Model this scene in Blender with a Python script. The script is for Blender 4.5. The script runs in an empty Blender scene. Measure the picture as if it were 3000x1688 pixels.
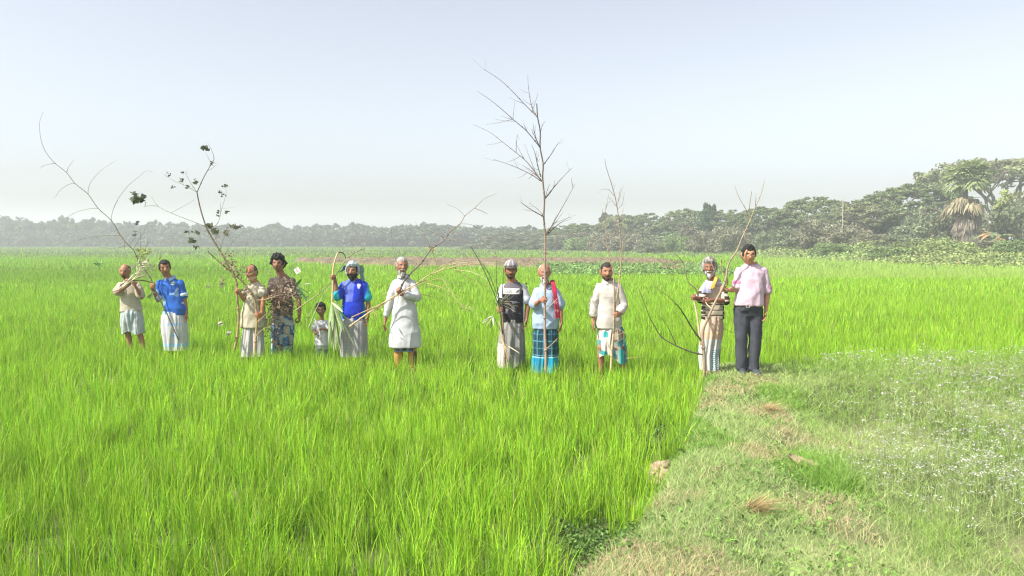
import bpy, math, random
import numpy as np
from mathutils import Vector

R = math.radians
SC = bpy.context.scene
COL = SC.collection
rng = np.random.default_rng(7)
random.seed(7)

# ------------------------------------------------------------------ camera
FPX = 2266.0                      # focal length in pixels of the 3000 px wide photograph
PITCH = math.atan((844 - 704.6) / FPX)
CAM = np.array([0.0, 0.0, 2.0])
cd = bpy.data.cameras.new('camera')
cam = bpy.data.objects.new('camera', cd)
COL.objects.link(cam)
cam.location = CAM
cam.rotation_euler = (math.pi / 2 - PITCH, 0, 0)
cd.sensor_width = 36
cd.lens = 36 * FPX / 3000
cd.clip_start = 0.05
cd.clip_end = 3000
SC.camera = cam

# ------------------------------------------------------------------ sky, sun, exposure
SUN_EL, SUN_AZ = R(50), R(-120)     # azimuth from +Y towards +X: the sun stands to the left, a little behind the camera
w = bpy.data.worlds.new('World')
SC.world = w
w.use_nodes = True
nt = w.node_tree
bg = nt.nodes['Background']
sky = nt.nodes.new('ShaderNodeTexSky')
sky.sky_type = 'NISHITA'
sky.sun_disc = False
sky.sun_elevation = SUN_EL
sky.sun_rotation = SUN_AZ
sky.air_density = 1.0
sky.dust_density = 2.2
sky.ozone_density = 1.6
tc = nt.nodes.new('ShaderNodeTexCoord'); sx = nt.nodes.new('ShaderNodeSeparateXYZ'); mxz = nt.nodes.new('ShaderNodeMath'); mxz.operation = 'MAXIMUM'; mxz.inputs[1].default_value = .05; cx = nt.nodes.new('ShaderNodeCombineXYZ')
nt.links.new(tc.outputs['Generated'], sx.inputs[0]); nt.links.new(sx.outputs[2], mxz.inputs[0]); nt.links.new(sx.outputs[0], cx.inputs[0]); nt.links.new(sx.outputs[1], cx.inputs[1]); nt.links.new(mxz.outputs[0], cx.inputs[2]); nt.links.new(cx.outputs[0], sky.inputs[0])
hs = nt.nodes.new('ShaderNodeHueSaturation'); hs.inputs['Saturation'].default_value = .42; hs.inputs['Hue'].default_value = .505
nt.links.new(sky.outputs[0], hs.inputs['Color']); nt.links.new(hs.outputs[0], bg.inputs[0])
bg.inputs[1].default_value = 0.13
sl = bpy.data.lights.new('sun', 'SUN')
sl.energy = 5.0
sl.angle = R(0.6)
sl.color = (1.0, 0.95, 0.87)
so = bpy.data.objects.new('sun', sl)
COL.objects.link(so)
sd = Vector((math.sin(SUN_AZ) * math.cos(SUN_EL), math.cos(SUN_AZ) * math.cos(SUN_EL), math.sin(SUN_EL)))
so.rotation_euler = sd.to_track_quat('Z', 'Y').to_euler()
so.location = (-20, -15, 30)
SC.view_settings.view_transform = 'Standard'
SC.view_settings.look = 'None'
SC.view_settings.exposure = 0.75
SC.view_settings.gamma = 1
SC.cycles.max_bounces = 6
SC.cycles.diffuse_bounces = 2
SC.cycles.transmission_bounces = 3
SC.cycles.volume_bounces = 1
SC.cycles.use_denoising = True
SC.cycles.filter_width = 1.2
SC.cycles.sample_clamp_indirect = 4

# ------------------------------------------------------------------ helpers
SP, CP = math.sin(PITCH), math.cos(PITCH)

def PX(px, py, Y):
    """world point seen at photograph pixel (px, py) on the upright plane y = Y"""
    d = Y / (CP + SP * (844 - py) / FPX)
    return np.array([(px - 1500) / FPX * d, Y, 2.0 + d * (-SP + CP * (844 - py) / FPX)])

def vnoise(P, seed=0):
    P = np.asarray(P, float)
    I = np.floor(P).astype(np.int64)
    f = P - I
    f = f * f * (3 - 2 * f)
    out = 0
    for dx in (0, 1):
        for dy in (0, 1):
            for dz in (0, 1):
                h = ((I[:, 0] + dx) * 73856093) ^ ((I[:, 1] + dy) * 19349663) ^ ((I[:, 2] + dz) * 83492791) ^ (seed * 2654435)
                h = (h ^ (h >> 13)) * 1274126177 & 0xffffffff
                h = (h ^ (h >> 16)) * 2246822519 & 0xffffffff
                v = ((h ^ (h >> 15)) & 0xffff) / 65535.0 * 2 - 1
                wt = (f[:, 0] if dx else 1 - f[:, 0]) * (f[:, 1] if dy else 1 - f[:, 1]) * (f[:, 2] if dz else 1 - f[:, 2])
                out = out + wt * v
    return out

def n2(x, y, s=1.0, seed=0):
    x = np.asarray(x, float).ravel(); y = np.asarray(y, float).ravel()
    return vnoise(np.stack([x * s, y * s, np.full_like(x, 0.37)], 1), seed)

def sm(a, b, x):
    t = np.clip((np.asarray(x, float) - a) / (b - a), 0, 1)
    return t * t * (3 - 2 * t)

def nrm(v):
    v = np.asarray(v, float)
    return v / max(1e-9, np.linalg.norm(v))

class MB:
    """collects quads (numpy) with a colour per vertex; build() makes ONE mesh object"""
    def __init__(s):
        s.V, s.F, s.C, s.n = [], [], [], 0
    def add(s, V, F, c=None):
        V = np.asarray(V, float).reshape(-1, 3)
        F = np.asarray(F, np.int64).reshape(-1, 4)
        s.V.append(V); s.F.append(F + s.n)
        if c is None: c = (1, 1, 1)
        c = np.asarray(c, float)
        if c.ndim == 1: c = np.tile(c, (len(V), 1))
        s.C.append(c)
        s.n += len(V)
    def arrays(s):
        return np.concatenate(s.V), np.concatenate(s.F), np.concatenate(s.C)
    def build(s, name, m, parent=None, smooth=False):
        V, F, C = s.arrays()
        return mesh_obj(name, V, F, m, parent, C, smooth)

def mesh_obj(name, V, F, m, parent=None, C=None, smooth=True, link=True):
    """V local to the parent's location"""
    me = bpy.data.meshes.new(name)
    V = np.asarray(V, np.float32); F = np.asarray(F, np.int32)
    k = F.shape[1]
    me.vertices.add(len(V)); me.vertices.foreach_set('co', V.ravel())
    me.loops.add(F.size); me.loops.foreach_set('vertex_index', F.ravel())
    me.polygons.add(len(F))
    me.polygons.foreach_set('loop_start', np.arange(0, F.size, k, dtype=np.int32))
    me.polygons.foreach_set('use_smooth', np.full(len(F), smooth))
    me.update(calc_edges=True)
    if C is not None:
        a = me.color_attributes.new('Col', 'FLOAT_COLOR', 'POINT')
        c4 = np.ones((len(V), 4), np.float32); c4[:, :3] = C
        a.data.foreach_set('color', c4.ravel())
    if m: me.materials.append(m)
    o = bpy.data.objects.new(name, me)
    if link: COL.objects.link(o)
    if parent: o.parent = parent
    return o

def empty(name, loc=(0, 0, 0)):
    o = bpy.data.objects.new(name, None)
    o.empty_display_size = 0.2
    COL.objects.link(o); o.location = loc
    return o

def tag(o, label=None, cat=None, group=None, kind=None):
    if label: o['label'] = label
    if cat: o['category'] = cat
    if group: o['group'] = group
    if kind: o['kind'] = kind
    return o

def frames(P):
    T = np.gradient(P, axis=0)
    T /= np.maximum(1e-9, np.linalg.norm(T, axis=1))[:, None]
    a = np.array([0, 0, 1.0]) if abs(T[0][2]) < .9 else np.array([1.0, 0, 0])
    u = nrm(np.cross(T[0], a)); U = [u]
    for i in range(1, len(P)):
        u = u - T[i] * np.dot(u, T[i]); u = nrm(u); U.append(u)
    U = np.array(U)
    return T, U, np.cross(T, U)

def tube(P, rad, n=6, cap=True):
    P = np.asarray(P, float); rad = np.broadcast_to(np.asarray(rad, float), (len(P),)).copy()
    T, U, W = frames(P)
    if cap:
        P = np.vstack([P[0] - T[0] * rad[0] * .5, P[0] - T[0] * rad[0] * .45, P, P[-1] + T[-1] * rad[-1] * .45, P[-1] + T[-1] * rad[-1] * .5])
        rad = np.concatenate([[rad[0] * .02, rad[0] * .7], rad, [rad[-1] * .7, rad[-1] * .02]])
        U = np.vstack([U[:1], U[:1], U, U[-1:], U[-1:]]); W = np.vstack([W[:1], W[:1], W, W[-1:], W[-1:]])
    a = np.linspace(0, 2 * np.pi, n, endpoint=False)
    V = P[:, None] + rad[:, None, None] * (np.cos(a)[None, :, None] * U[:, None] + np.sin(a)[None, :, None] * W[:, None])
    return V.reshape(-1, 3), grid_faces(len(P), n)

def grid_faces(rows, n, closed=True):
    i = np.arange(rows - 1)[:, None]; j = np.arange(n if closed else n - 1)[None, :]
    j2 = (j + 1) % n
    return np.stack([i * n + j, i * n + j2, (i + 1) * n + j2, (i + 1) * n + j], -1).reshape(-1, 4)

def ball(c, r, nu=16, nv=10, M=None):
    th = np.linspace(0.02, np.pi - .02, nv); ph = np.linspace(0, 2 * np.pi, nu, endpoint=False)
    V = np.stack([np.sin(th)[:, None] * np.cos(ph), np.sin(th)[:, None] * np.sin(ph), np.cos(th)[:, None] * np.ones(nu)], -1).reshape(-1, 3) * np.asarray(r, float)
    if M is not None: V = V @ np.asarray(M).T
    F = grid_faces(nv, nu)[:, ::-1]
    e = [[k, (k + 1) % nu, (nu - k - 2) % nu, nu - k - 1] for k in range(nu // 2 - 1)]
    capt = np.array(e); capb = capt[:, ::-1] + (nv - 1) * nu
    return V + np.asarray(c, float), np.vstack([F, capt, capb])

def ring_loft(rings, n=36):
    """rings: (cx, cy, cz, a, b[, power]) bottom to top, closed at both ends"""
    a = np.linspace(0, 2 * np.pi, n, endpoint=False)
    V = []
    def ring(cx, cy, cz, ra, rb, p=1.0):
        c, s = np.cos(a), np.sin(a)
        return np.stack([cx + ra * np.sign(c) * np.abs(c) ** p, cy + rb * np.sign(s) * np.abs(s) ** p, np.full(n, cz)], 1)
    r0 = rings[0]; V.append(ring(r0[0], r0[1], r0[2], r0[3] * .02, r0[4] * .02))
    for r in rings: V.append(ring(*r))
    r1 = rings[-1]; V.append(ring(r1[0], r1[1], r1[2], r1[3] * .02, r1[4] * .02))
    return np.vstack(V), grid_faces(len(V), n)

def remesh(mb, voxel, smooth=2, factor=.5):
    V, F, C = mb.arrays()
    o = mesh_obj('tmp', V, F, None)
    m = o.modifiers.new('r', 'REMESH'); m.mode = 'VOXEL'; m.voxel_size = voxel
    if smooth:
        s = o.modifiers.new('s', 'SMOOTH'); s.iterations = smooth; s.factor = factor
    dg = bpy.context.evaluated_depsgraph_get()
    me = o.evaluated_get(dg).to_mesh()
    nv = len(me.vertices)
    V = np.empty(nv * 3, np.float32); me.vertices.foreach_get('co', V); V = V.reshape(-1, 3).astype(float)
    N = np.empty(nv * 3, np.float32); me.vertex_normals.foreach_get('vector', N); N = N.reshape(-1, 3).astype(float)
    L = np.empty(len(me.loops), np.int32); me.loops.foreach_get('vertex_index', L)
    F = L.reshape(-1, 4)
    o.evaluated_get(dg).to_mesh_clear()
    md = o.data
    bpy.data.objects.remove(o); bpy.data.meshes.remove(md)
    return V, F, N

# ------------------------------------------------------------------ materials
MATS = {}
def mat(name, rough=.8, spec=.3, bump=0, bscale=60, mott=0.0, mscale=8, trans=0.0, sheen=0.0, rgb=None, bdist=.01):
    if name in MATS: return MATS[name]
    m = bpy.data.materials.new(name); m.use_nodes = True
    nt = m.node_tree; N = nt.nodes; L = nt.links
    p = N['Principled BSDF']; out = N['Material Output']
    p.inputs['Roughness'].default_value = rough
    p.inputs['Specular IOR Level'].default_value = spec
    if sheen: p.inputs['Sheen Weight'].default_value = sheen
    at = N.new('ShaderNodeAttribute'); at.attribute_name = 'Col'
    c = at.outputs['Color']
    if rgb is not None:
        q = N.new('ShaderNodeRGB'); q.outputs[0].default_value = (*rgb, 1); c = q.outputs[0]
    tc = N.new('ShaderNodeTexCoord')
    if mott:
        nz = N.new('ShaderNodeTexNoise'); nz.inputs['Scale'].default_value = mscale; nz.inputs['Detail'].default_value = 5
        L.new(tc.outputs['Object'], nz.inputs['Vector'])
        mr = N.new('ShaderNodeMapRange'); mr.inputs['From Min'].default_value = .3; mr.inputs['From Max'].default_value = .7
        mr.inputs['To Min'].default_value = 1 - mott; mr.inputs['To Max'].default_value = 1 + mott
        L.new(nz.outputs['Fac'], mr.inputs['Value'])
        mx = N.new('ShaderNodeVectorMath'); mx.operation = 'SCALE'
        L.new(c, mx.inputs[0]); L.new(mr.outputs[0], mx.inputs['Scale']); c = mx.outputs[0]
    L.new(c, p.inputs['Base Color'])
    if bump:
        nb = N.new('ShaderNodeTexNoise'); nb.inputs['Scale'].default_value = bscale; nb.inputs['Detail'].default_value = 4
        L.new(tc.outputs['Object'], nb.inputs['Vector'])
        b = N.new('ShaderNodeBump'); b.inputs['Strength'].default_value = bump; b.inputs['Distance'].default_value = bdist
        L.new(nb.outputs['Fac'], b.inputs['Height']); L.new(b.outputs[0], p.inputs['Normal'])
    if trans:
        t = N.new('ShaderNodeBsdfTranslucent'); L.new(c, t.inputs['Color'])
        ms = N.new('ShaderNodeMixShader'); ms.inputs[0].default_value = trans
        L.new(p.outputs[0], ms.inputs[1]); L.new(t.outputs[0], ms.inputs[2]); L.new(ms.outputs[0], out.inputs[0])
    MATS[name] = m
    return m

M_skin = lambda: mat('skin', .55, .35, .12, 120, .06, 14)
M_cloth = lambda: mat('cloth', .9, .08, .4, 140, .06, 10, .0, .0, bdist=.004)
M_hair = lambda: mat('hair', .6, .3, .8, 170, .25, 60)
M_wood = lambda: mat('bark', .85, .2, .5, 90, .18, 22)
M_leafdry = lambda: mat('dry_leaf', .8, .2, .2, 60, .15, 20, .25)
M_leaf = lambda: mat('leaf', .55, .3, 0, 60, .1, 20, .35)
M_grass = lambda: mat('grass_blade', .6, .12, 0, 1, 0, 1, .30)
M_foliage = lambda: mat('foliage', .8, .06, 0, 1, 0, 1, .28)
M_soil = lambda: mat('soil', .95, .1, .7, 18, .3, 6, bdist=.03)
# ------------------------------------------------------------------ terrain
BX = np.array([-2, 4.15, 4.83, 6.09, 7.7, 10.5, 11.4, 13]); BL = np.array([-1.9, .30, .775, 1.26, 1.79, 2.57, 2.95, 3.9])
def bund_l(y): return np.interp(y, BX, BL)                                            # rice | bund edge
def bund_r(y): return np.interp(y, [-2, 4.15, 5.9, 8.9, 11.7], [2.1, 2.27, 2.33, 3.0, 4.2])   # bund | coriander
def far_edge(x): return np.interp(x, [2, 3, 5.5, 8, 12], [11.0, 11.2, 11.15, 12.0, 14.5])
def upland(x, y):
    """1 on the raised bund and coriander plot, 0 in the paddy"""
    wob = .04 * n2(x, y, 2.3, 5)
    return sm(-.10, .14, (x - bund_l(y)) + wob) * (1 - sm(-.25, .15, y - far_edge(x) + wob))
def bank(x, y):
    """overgrown bank that rises towards the trees"""
    r = x / np.maximum(y, 1.0)
    e = np.interp(r, [.24, .33, .42, .51, .66], [118, 88, 68, 57, 52])
    return sm(0, 20, y - e) * sm(.20, .28, r) * sm(30, 45, y)
def gz(x, y):
    x = np.asarray(x, float).ravel(); y = np.asarray(y, float).ravel()
    u = upland(x, y); mid = (bund_l(y) + .55)
    z = u * (.15 + .07 * np.exp(-((x - mid) / .55) ** 2) + .025 * n2(x, y, 1.7, 3) + .012 * n2(x, y, 6, 4))
    z = z + (1 - u) * .015 * n2(x, y, .8, 6) * np.exp(-y / 60)
    return z + .8 * bank(x, y) * (1 + .5 * n2(x, y, .16, 9) + .25 * n2(x, y, .4, 10))

def make_ground():
    ys = np.concatenate([np.linspace(-30, 3, 12), np.linspace(3.2, 13.5, 190), np.geomspace(13.7, 430, 150)])
    xs = np.concatenate([-np.geomspace(9, 430, 70)[::-1], np.linspace(-8.9, 9.9, 240), np.geomspace(10, 430, 70)])
    X, Yy = np.meshgrid(xs, ys); x, y = X.ravel(), Yy.ravel()
    z = gz(x, y)
    n1 = n2(x, y, .05, 11)[:, None]; n3 = n2(x, y, 3, 12)[:, None]; nf = n2(x, y, .9, 19)[:, None]
    u = upland(x, y)[:, None]
    rice = np.array([.085, .17, .028]) * (1 + .25 * n1 + .15 * nf)
    mud = np.array([.12, .10, .055]) * (1 + .3 * n3)
    near = np.clip(1 - (y[:, None] - 14) / 25, 0, 1)
    base = rice * (1 - near) + (mud * .5 + rice * .5) * near
    up = np.array([.15, .19, .075]) * (1 + .25 * n3) * (.6 + .4 * sm(-.2, .3, nf)) + np.array([.30, .24, .15]) * .35 * sm(.1, .6, n2(x, y, 1.6, 13))[:, None]
    c = base * (1 - u) + up * u
    b = bank(x, y)[:, None]
    c = c * (1 - b) + np.array([.10, .14, .05]) * b
    far = sm(82, 130, y)[:, None]
    c = c * (1 - far) + np.array([.13, .17, .075]) * (1 + .2 * n1) * far
    o = mesh_obj('ground', np.stack([x, y, z], 1), grid_faces(len(ys), len(xs), False), mat('ground', .95, .1, .6, 9, .22, 2.5, bdist=.03), None, c, True)
    tag(o, 'muddy paddy ground and grassy bund reaching back to the trees', 'ground', kind='structure')
make_ground()

# ------------------------------------------------------------------ grass blades
def blades(x, y, z, h, wd, lean, az, c0, c1, seg=2, curve=1.0, flat=None):
    """ribbons of seg quads; lean = horizontal reach of the tip / h; az = lean direction"""
    n = len(x)
    fa = rng.uniform(0, 2 * np.pi, n) if flat is None else flat
    sx, sy = np.cos(fa), np.sin(fa)
    V = np.empty((n, 2 * (seg + 1), 3)); C = np.empty((n, 2 * (seg + 1), 3))
    for k in range(seg + 1):
        t = k / seg
        wv = wd * (1 - t) ** .7 * (1.0 if k else .8) * .5 + wd * .04
        rx = lean * h * t ** (1 + curve) ; zz = h * (t - .25 * lean * t * t)
        px_ = x + np.cos(az) * rx; py_ = y + np.sin(az) * rx
        V[:, 2 * k] = np.stack([px_ - sx * wv, py_ - sy * wv, z + zz], 1)
        V[:, 2 * k + 1] = np.stack([px_ + sx * wv, py_ + sy * wv, z + zz], 1)
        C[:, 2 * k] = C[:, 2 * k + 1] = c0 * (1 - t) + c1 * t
    b = (np.arange(n) * 2 * (seg + 1))[:, None, None]
    k = np.arange(seg)[None, :, None] * 2
    F = (b + k + np.array([0, 1, 3, 2])[None, None]).reshape(-1, 4)
    return V.reshape(-1, 3), F, C.reshape(-1, 3)

FOOT = []      # (x, y) of everybody's feet, filled by people() before the rice is sown

def scatter(y0, y1, per_m2, xl=None, xr=None):
    xm = .80 * y1 + 2.0
    a, b = (-xm if xl is None else xl), (xm if xr is None else xr)
    n = int((b - a) * (y1 - y0) * per_m2)
    x = rng.uniform(a, b, n); y = rng.uniform(y0, y1, n)
    k = np.abs(x) < .80 * y + 2.0
    return x[k], y[k]

def make_rice():
    V_, F_, C_, off = [], [], [], 0
    def put(x, y, hills, nb, wd, seg, hs=1.0):
        nonlocal off
        keep = (upland(x, y) < .25) & (y < 1e9)
        edge = np.minimum(np.abs(x - bund_l(y)) + (y > far_edge(x)) * 9, 9)
        patch = n2(x, y, 1.1, 21)
        for ex, ey, ea, eb in ((.46, 4.75, .30, .42), (1.50, 7.5, .13, .45), (.93, 5.6, .12, .3), (1.27, 6.25, .20, .42)):
            keep &= ((x - ex) / ea) ** 2 + ((y - ey) / eb) ** 2 > 1 + .5 * n2(x, y, 5, 61)
        keep &= ~((edge < .75) & (x < bund_l(y)) & (patch > .30))
        # yards that are not rice
        keep &= ~((y > 55 + .9 * np.maximum(0, -7 - x)) & (y < 80) & (x > -.29 * y) & (x < 14.5))
        keep &= ~((y > 41) & (y < 57) & (x > 1.5 + (60 - y) * .02) & (x < 12.5 + (y - 41) * .12))
        keep &= bank(x, y) < .04
        keep &= rng.uniform(0, 1, len(x)) < (.93 + .07 * np.sign(n2(x, y, 2.2, 22) + .3))
        for fx, fy in FOOT:
            keep &= (x - fx) ** 2 + (y - fy) ** 2 > .17 ** 2
        x, y = x[keep], y[keep]
        hh = (.300 + .03 * n2(x, y, .35, 23) + .03 * n2(x, y, 2.0, 24)) * hs
        n = len(x)
        tone = n2(x, y, .22, 25) * .10 + n2(x, y, 1.3, 26) * .10 + rng.normal(0, .12, n)
        X = np.repeat(x, nb); Y = np.repeat(y, nb); H = np.repeat(hh, nb); T = np.repeat(tone, nb)
        m = len(X)
        az = rng.uniform(0, 2 * np.pi, m)
        r = np.sqrt(rng.uniform(0, 1, m)) * hills
        X = X + np.cos(az) * r; Y = Y + np.sin(az) * r
        h = H * rng.uniform(.5, 1.2, m)
        lean = np.abs(rng.normal(.18, .14, m)) + (rng.uniform(0, 1, m) < .04) * .5
        z = gz(X, Y)
        w_ = wd * rng.uniform(.6, 1.25, m)
        T = T * (1 - .55 * sm(12, 40, Y))
        lt = sm(36, 39, Y) * sm(.28, .34, X / Y) + 0
        dk = sm(.1, .5, n2(X, Y, .045, 27)) * sm(20, 40, Y)
        tip = np.array([.30, .52, .034]) * (1 + T)[:, None] * np.exp(rng.normal(0, .22, m))[:, None]; tip[:, 0] *= 1 + rng.normal(0, .12, m)
        yel = (rng.uniform(0, 1, m) < .05)[:, None]
        tip = np.where(yel, np.array([.44, .45, .16]) * rng.uniform(.7, 1.2, (m, 1)), tip)
        tip = tip * (1 - .18 * dk)[:, None]
        tip = tip * (1 - lt)[:, None] + np.array([.37, .52, .10]) * lt[:, None]
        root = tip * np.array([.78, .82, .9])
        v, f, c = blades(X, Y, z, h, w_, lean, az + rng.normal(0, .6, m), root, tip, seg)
        V_.append(v); F_.append(f + off); C_.append(c); off += len(v)
    # hills on a jittered lattice close by, freely scattered farther out
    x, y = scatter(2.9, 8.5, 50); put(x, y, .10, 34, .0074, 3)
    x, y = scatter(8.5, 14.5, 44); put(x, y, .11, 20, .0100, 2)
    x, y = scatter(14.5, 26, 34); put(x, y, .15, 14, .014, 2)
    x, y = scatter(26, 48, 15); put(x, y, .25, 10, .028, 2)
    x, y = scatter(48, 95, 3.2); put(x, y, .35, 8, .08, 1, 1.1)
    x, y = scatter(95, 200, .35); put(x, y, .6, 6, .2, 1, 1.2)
    o = mesh_obj('rice_plants', np.concatenate(V_), np.concatenate(F_), M_grass(), None, np.concatenate(C_), False)
    tag(o, 'dense bright green young rice filling the paddy field', 'rice', kind='stuff')
    print('rice quads', len(o.data.polygons))

def make_bund_grass():
    # short pale creeping grass with straw on the bund
    mb = MB()
    x, y = scatter(2.9, 11.6, 6500, -1.2, 6.0)
    u = upland(x, y); wr = bund_r(y)
    k = (u > .06) & (x < wr + .5 + .3 * n2(x, y, 1.5, 31)) & (rng.uniform(0, 1, len(x)) < .35 + .65 * sm(-.6, .1, n2(x, y, 2.6, 32)))
    k &= rng.uniform(0, 1, len(x)) < np.clip(1.35 - y / 13, .35, 1)
    x, y = x[k], y[k]; n = len(x)
    straw = sm(.15, .45, n2(x, y, 1.9, 33) + .25 * n2(x, y, 7, 34)) ; isst = rng.uniform(0, 1, n) < .10 + .6 * straw
    g = n2(x, y, 1.2, 35)
    green = np.where((g > .15)[:, None], np.array([.24, .43, .075]), np.array([.38, .51, .18])) * rng.uniform(.65, 1.3, (n, 1))
    tan = np.array([.62, .52, .30]) * rng.uniform(.6, 1.2, (n, 1))
    tip = np.where(isst[:, None], tan, green)
    h = rng.uniform(.035, .095, n) * np.where(isst, 1.0, 1 + .7 * sm(.2, .7, g)) * np.where(g > .45, 1.4, 1)
    lean = rng.uniform(.3, 1.6, n)
    az = rng.uniform(0, 2 * np.pi, n)
    v, f, c = blades(x, y, gz(x, y), h, rng.uniform(.003, .006, n) * np.clip(y / 6, .8, 2), lean, az, tip * .92, tip, 2, .6)
    o = mesh_obj('bund_grass', v, f, M_grass(), None, c, False)
    tag(o, 'short pale creeping grass mixed with straw on the bund', 'grass', kind='stuff')
    # broad leaved weeds, in the rice gaps too, and crumbs of bare soil
    x = rng.uniform(-.6, 3.4, 5200); y = rng.uniform(3.2, 11.5, 5200)
    k = (upland(x, y) > .1) & (x < bund_r(y) + .3) & (n2(x, y, 1.7, 62) > .08); x, y = x[k], y[k]
    gx_ = np.concatenate([rng.normal(.48, .16, 420), rng.normal(1.48, .10, 160)]); gy_ = np.concatenate([rng.normal(4.8, .22, 420), rng.normal(7.5, .3, 160)])
    x = np.concatenate([x, gx_]); y = np.concatenate([y, gy_]); dark = np.arange(len(x)) >= len(x) - 580
    V, F, C = leaf_cards(np.stack([x, y, gz(x, y) + rng.uniform(.01, .05, len(x)) + .05 * dark], 1), 5, .035, .014, np.array([.19, .34, .07]), .4, .6, .9)
    C *= np.repeat(np.where(dark, .6, 1.0), 20)[:, None]
    o = mesh_obj('bund_weeds', V, F, M_leaf(), None, C, False); tag(o, 'small broad leaved weeds on the bund and in the gaps of the rice edge', 'weeds', kind='stuff')
    mb = MB(); r_ = random.Random(17); cnt = 0
    while cnt < 420:
        cx_, cy_ = r_.uniform(-.4, 3.0), r_.uniform(3.6, 11)
        if n2([cx_], [cy_], 1.9, 33)[0] < .25 or float(upland(cx_, cy_)[0]) < .3 or cx_ > bund_r(cy_): continue
        s_ = r_.uniform(.004, .014) ; V, F = ball((0, 0, 0), (s_, s_ * 1.4, s_ * .5), 6, 5); V = V * (1 + .3 * vnoise(V * 90 + cnt))[:, None] + (cx_, cy_, float(gz(cx_, cy_)[0]) + .02)
        mb.add(V, F, np.array([.33, .25, .165]) * r_.uniform(.6, 1.2)); cnt += 1
    o = mb.build('soil_crumbs', mat('clod', .95, .1, .5, 80, .2, 40), None, True); tag(o, 'crumbs of dry brown soil scattered over the bund', 'soil', kind='stuff')
    # white flowering coriander
    x, y = scatter(2.9, 15, 95, 1.5, 12.5)
    k = (x > bund_r(y) + .15 + .3 * n2(x, y, 1.1, 36)) & (upland(x, y) > .5)
    x, y = x[k], y[k]; n = len(x)
    hh = .27 + .09 * n2(x, y, .7, 37) + .05 * rng.normal(0, 1, n)
    hh *= .55 + .45 * sm(0, .9, x - bund_r(y)) ; hh *= .6 + .4 * sm(3.8, 5.2, y)
    nb = 30
    X = np.repeat(x, nb); Y = np.repeat(y, nb); H = np.repeat(hh, nb); m = len(X)
    keep = rng.uniform(0, 1, m) < np.clip(1.25 - Y / 16, .4, 1)
    X, Y, H = X[keep], Y[keep], H[keep]; m = len(X)
    a = rng.uniform(0, 2 * np.pi, m); r = np.abs(rng.normal(0, .10, m))
    X = X + np.cos(a) * r; Y = Y + np.sin(a) * r
    zr = rng.uniform(.05, 1, m) ** .8
    Z = gz(X, Y) + H * zr * .85
    yel = rng.uniform(0, 1, m) < .12
    g = n2(X, Y, .9, 38)
    tip = np.where((g > 0)[:, None], np.array([.28, .45, .085]), np.array([.38, .52, .16])) * rng.uniform(.6, 1.3, (m, 1))
    tip = np.where(yel[:, None], np.array([.52, .50, .26]) * rng.uniform(.7, 1.15, (m, 1)), tip)
    v, f, c = blades(X, Y, Z, rng.uniform(.03, .085, m), rng.uniform(.0025, .006, m) * np.clip(Y / 6, .8, 2), rng.uniform(.2, 1.8, m), rng.uniform(0, 2 * np.pi, m), tip * .92, tip, 1)
    st = MB(); st.add(v, f, c)
    v, f, c = blades(x, y, gz(x, y), hh * 1.05, np.full(n, .006), rng.uniform(0, .3, n), rng.uniform(0, 2 * np.pi, n), np.tile([.26, .36, .12], (n, 1)), np.tile([.30, .40, .15], (n, 1)), 2)
    st.add(v, f, c)
    # umbels: little tilted flat heads made of 5-8 petals groups
    dens = sm(-.35, .6, n2(x, y, .55, 39)) * (1 - .75 * sm(7.5, 9.5, y)) * sm(.1, .8, x - bund_r(y)) * (.35 + .65 * sm(3.5, 5, y))
    k = rng.uniform(0, 1, n) < .95 * dens
    fx, fy, fh = x[k], y[k], hh[k]
    FX = np.repeat(fx, 3) ; FY = np.repeat(fy, 3); FH = np.repeat(fh, 3)
    FX = FX + rng.normal(0, .07, len(FX)); FY = FY + rng.normal(0, .07, len(FX))
    FZ = gz(FX, FY) + FH * rng.uniform(.8, 1.12, len(FX))
    kk = 7
    hz = FZ - gz(FX, FY); v, f, c = blades(FX, FY, gz(FX, FY), hz, np.full(len(FX), .004), rng.uniform(0, .03, len(FX)), rng.uniform(0, 6.28, len(FX)), np.tile([.28, .38, .14], (len(FX), 1)), np.tile([.36, .44, .18], (len(FX), 1)), 2)
    st.add(v, f, c)
    o = st.build('coriander_plants', M_grass())
    tag(o, 'feathery pale green coriander plants growing beside the bund', 'coriander', kind='stuff')
    m = len(FX) * kk
    cx = np.repeat(FX, kk) + rng.normal(0, .018, m); cy = np.repeat(FY, kk) + rng.normal(0, .014, m); cz = np.repeat(FZ, kk) + rng.normal(0, .005, m)
    s = rng.uniform(.005, .010, m) * np.clip(cy / 8, .8, 1.3); a = rng.uniform(0, 6.28, m)
    tx, ty = rng.normal(0, .35, m), rng.normal(-.2, .35, m)
    V = np.empty((m, 4, 3))
    for q in range(4):
        dx, dy = np.cos(a + q * np.pi / 2) * s, np.sin(a + q * np.pi / 2) * s
        V[:, q] = np.stack([cx + dx, cy + dy, cz + dx * tx + dy * ty], 1)
    c = np.repeat(np.array([.66, .65, .61]) * np.repeat(rng.uniform(.65, 1.05, (len(FX), 1)), kk, 0) * rng.uniform(.85, 1.1, (m, 1)), 4, 0)
    o = mesh_obj('coriander_flowers', V.reshape(-1, 3), np.arange(m * 4).reshape(-1, 4), mat('petal', .7, .2, trans=.3), None, c, False)
    tag(o, 'small white coriander flower heads scattered over the plot', 'flowers', kind='stuff')

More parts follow.
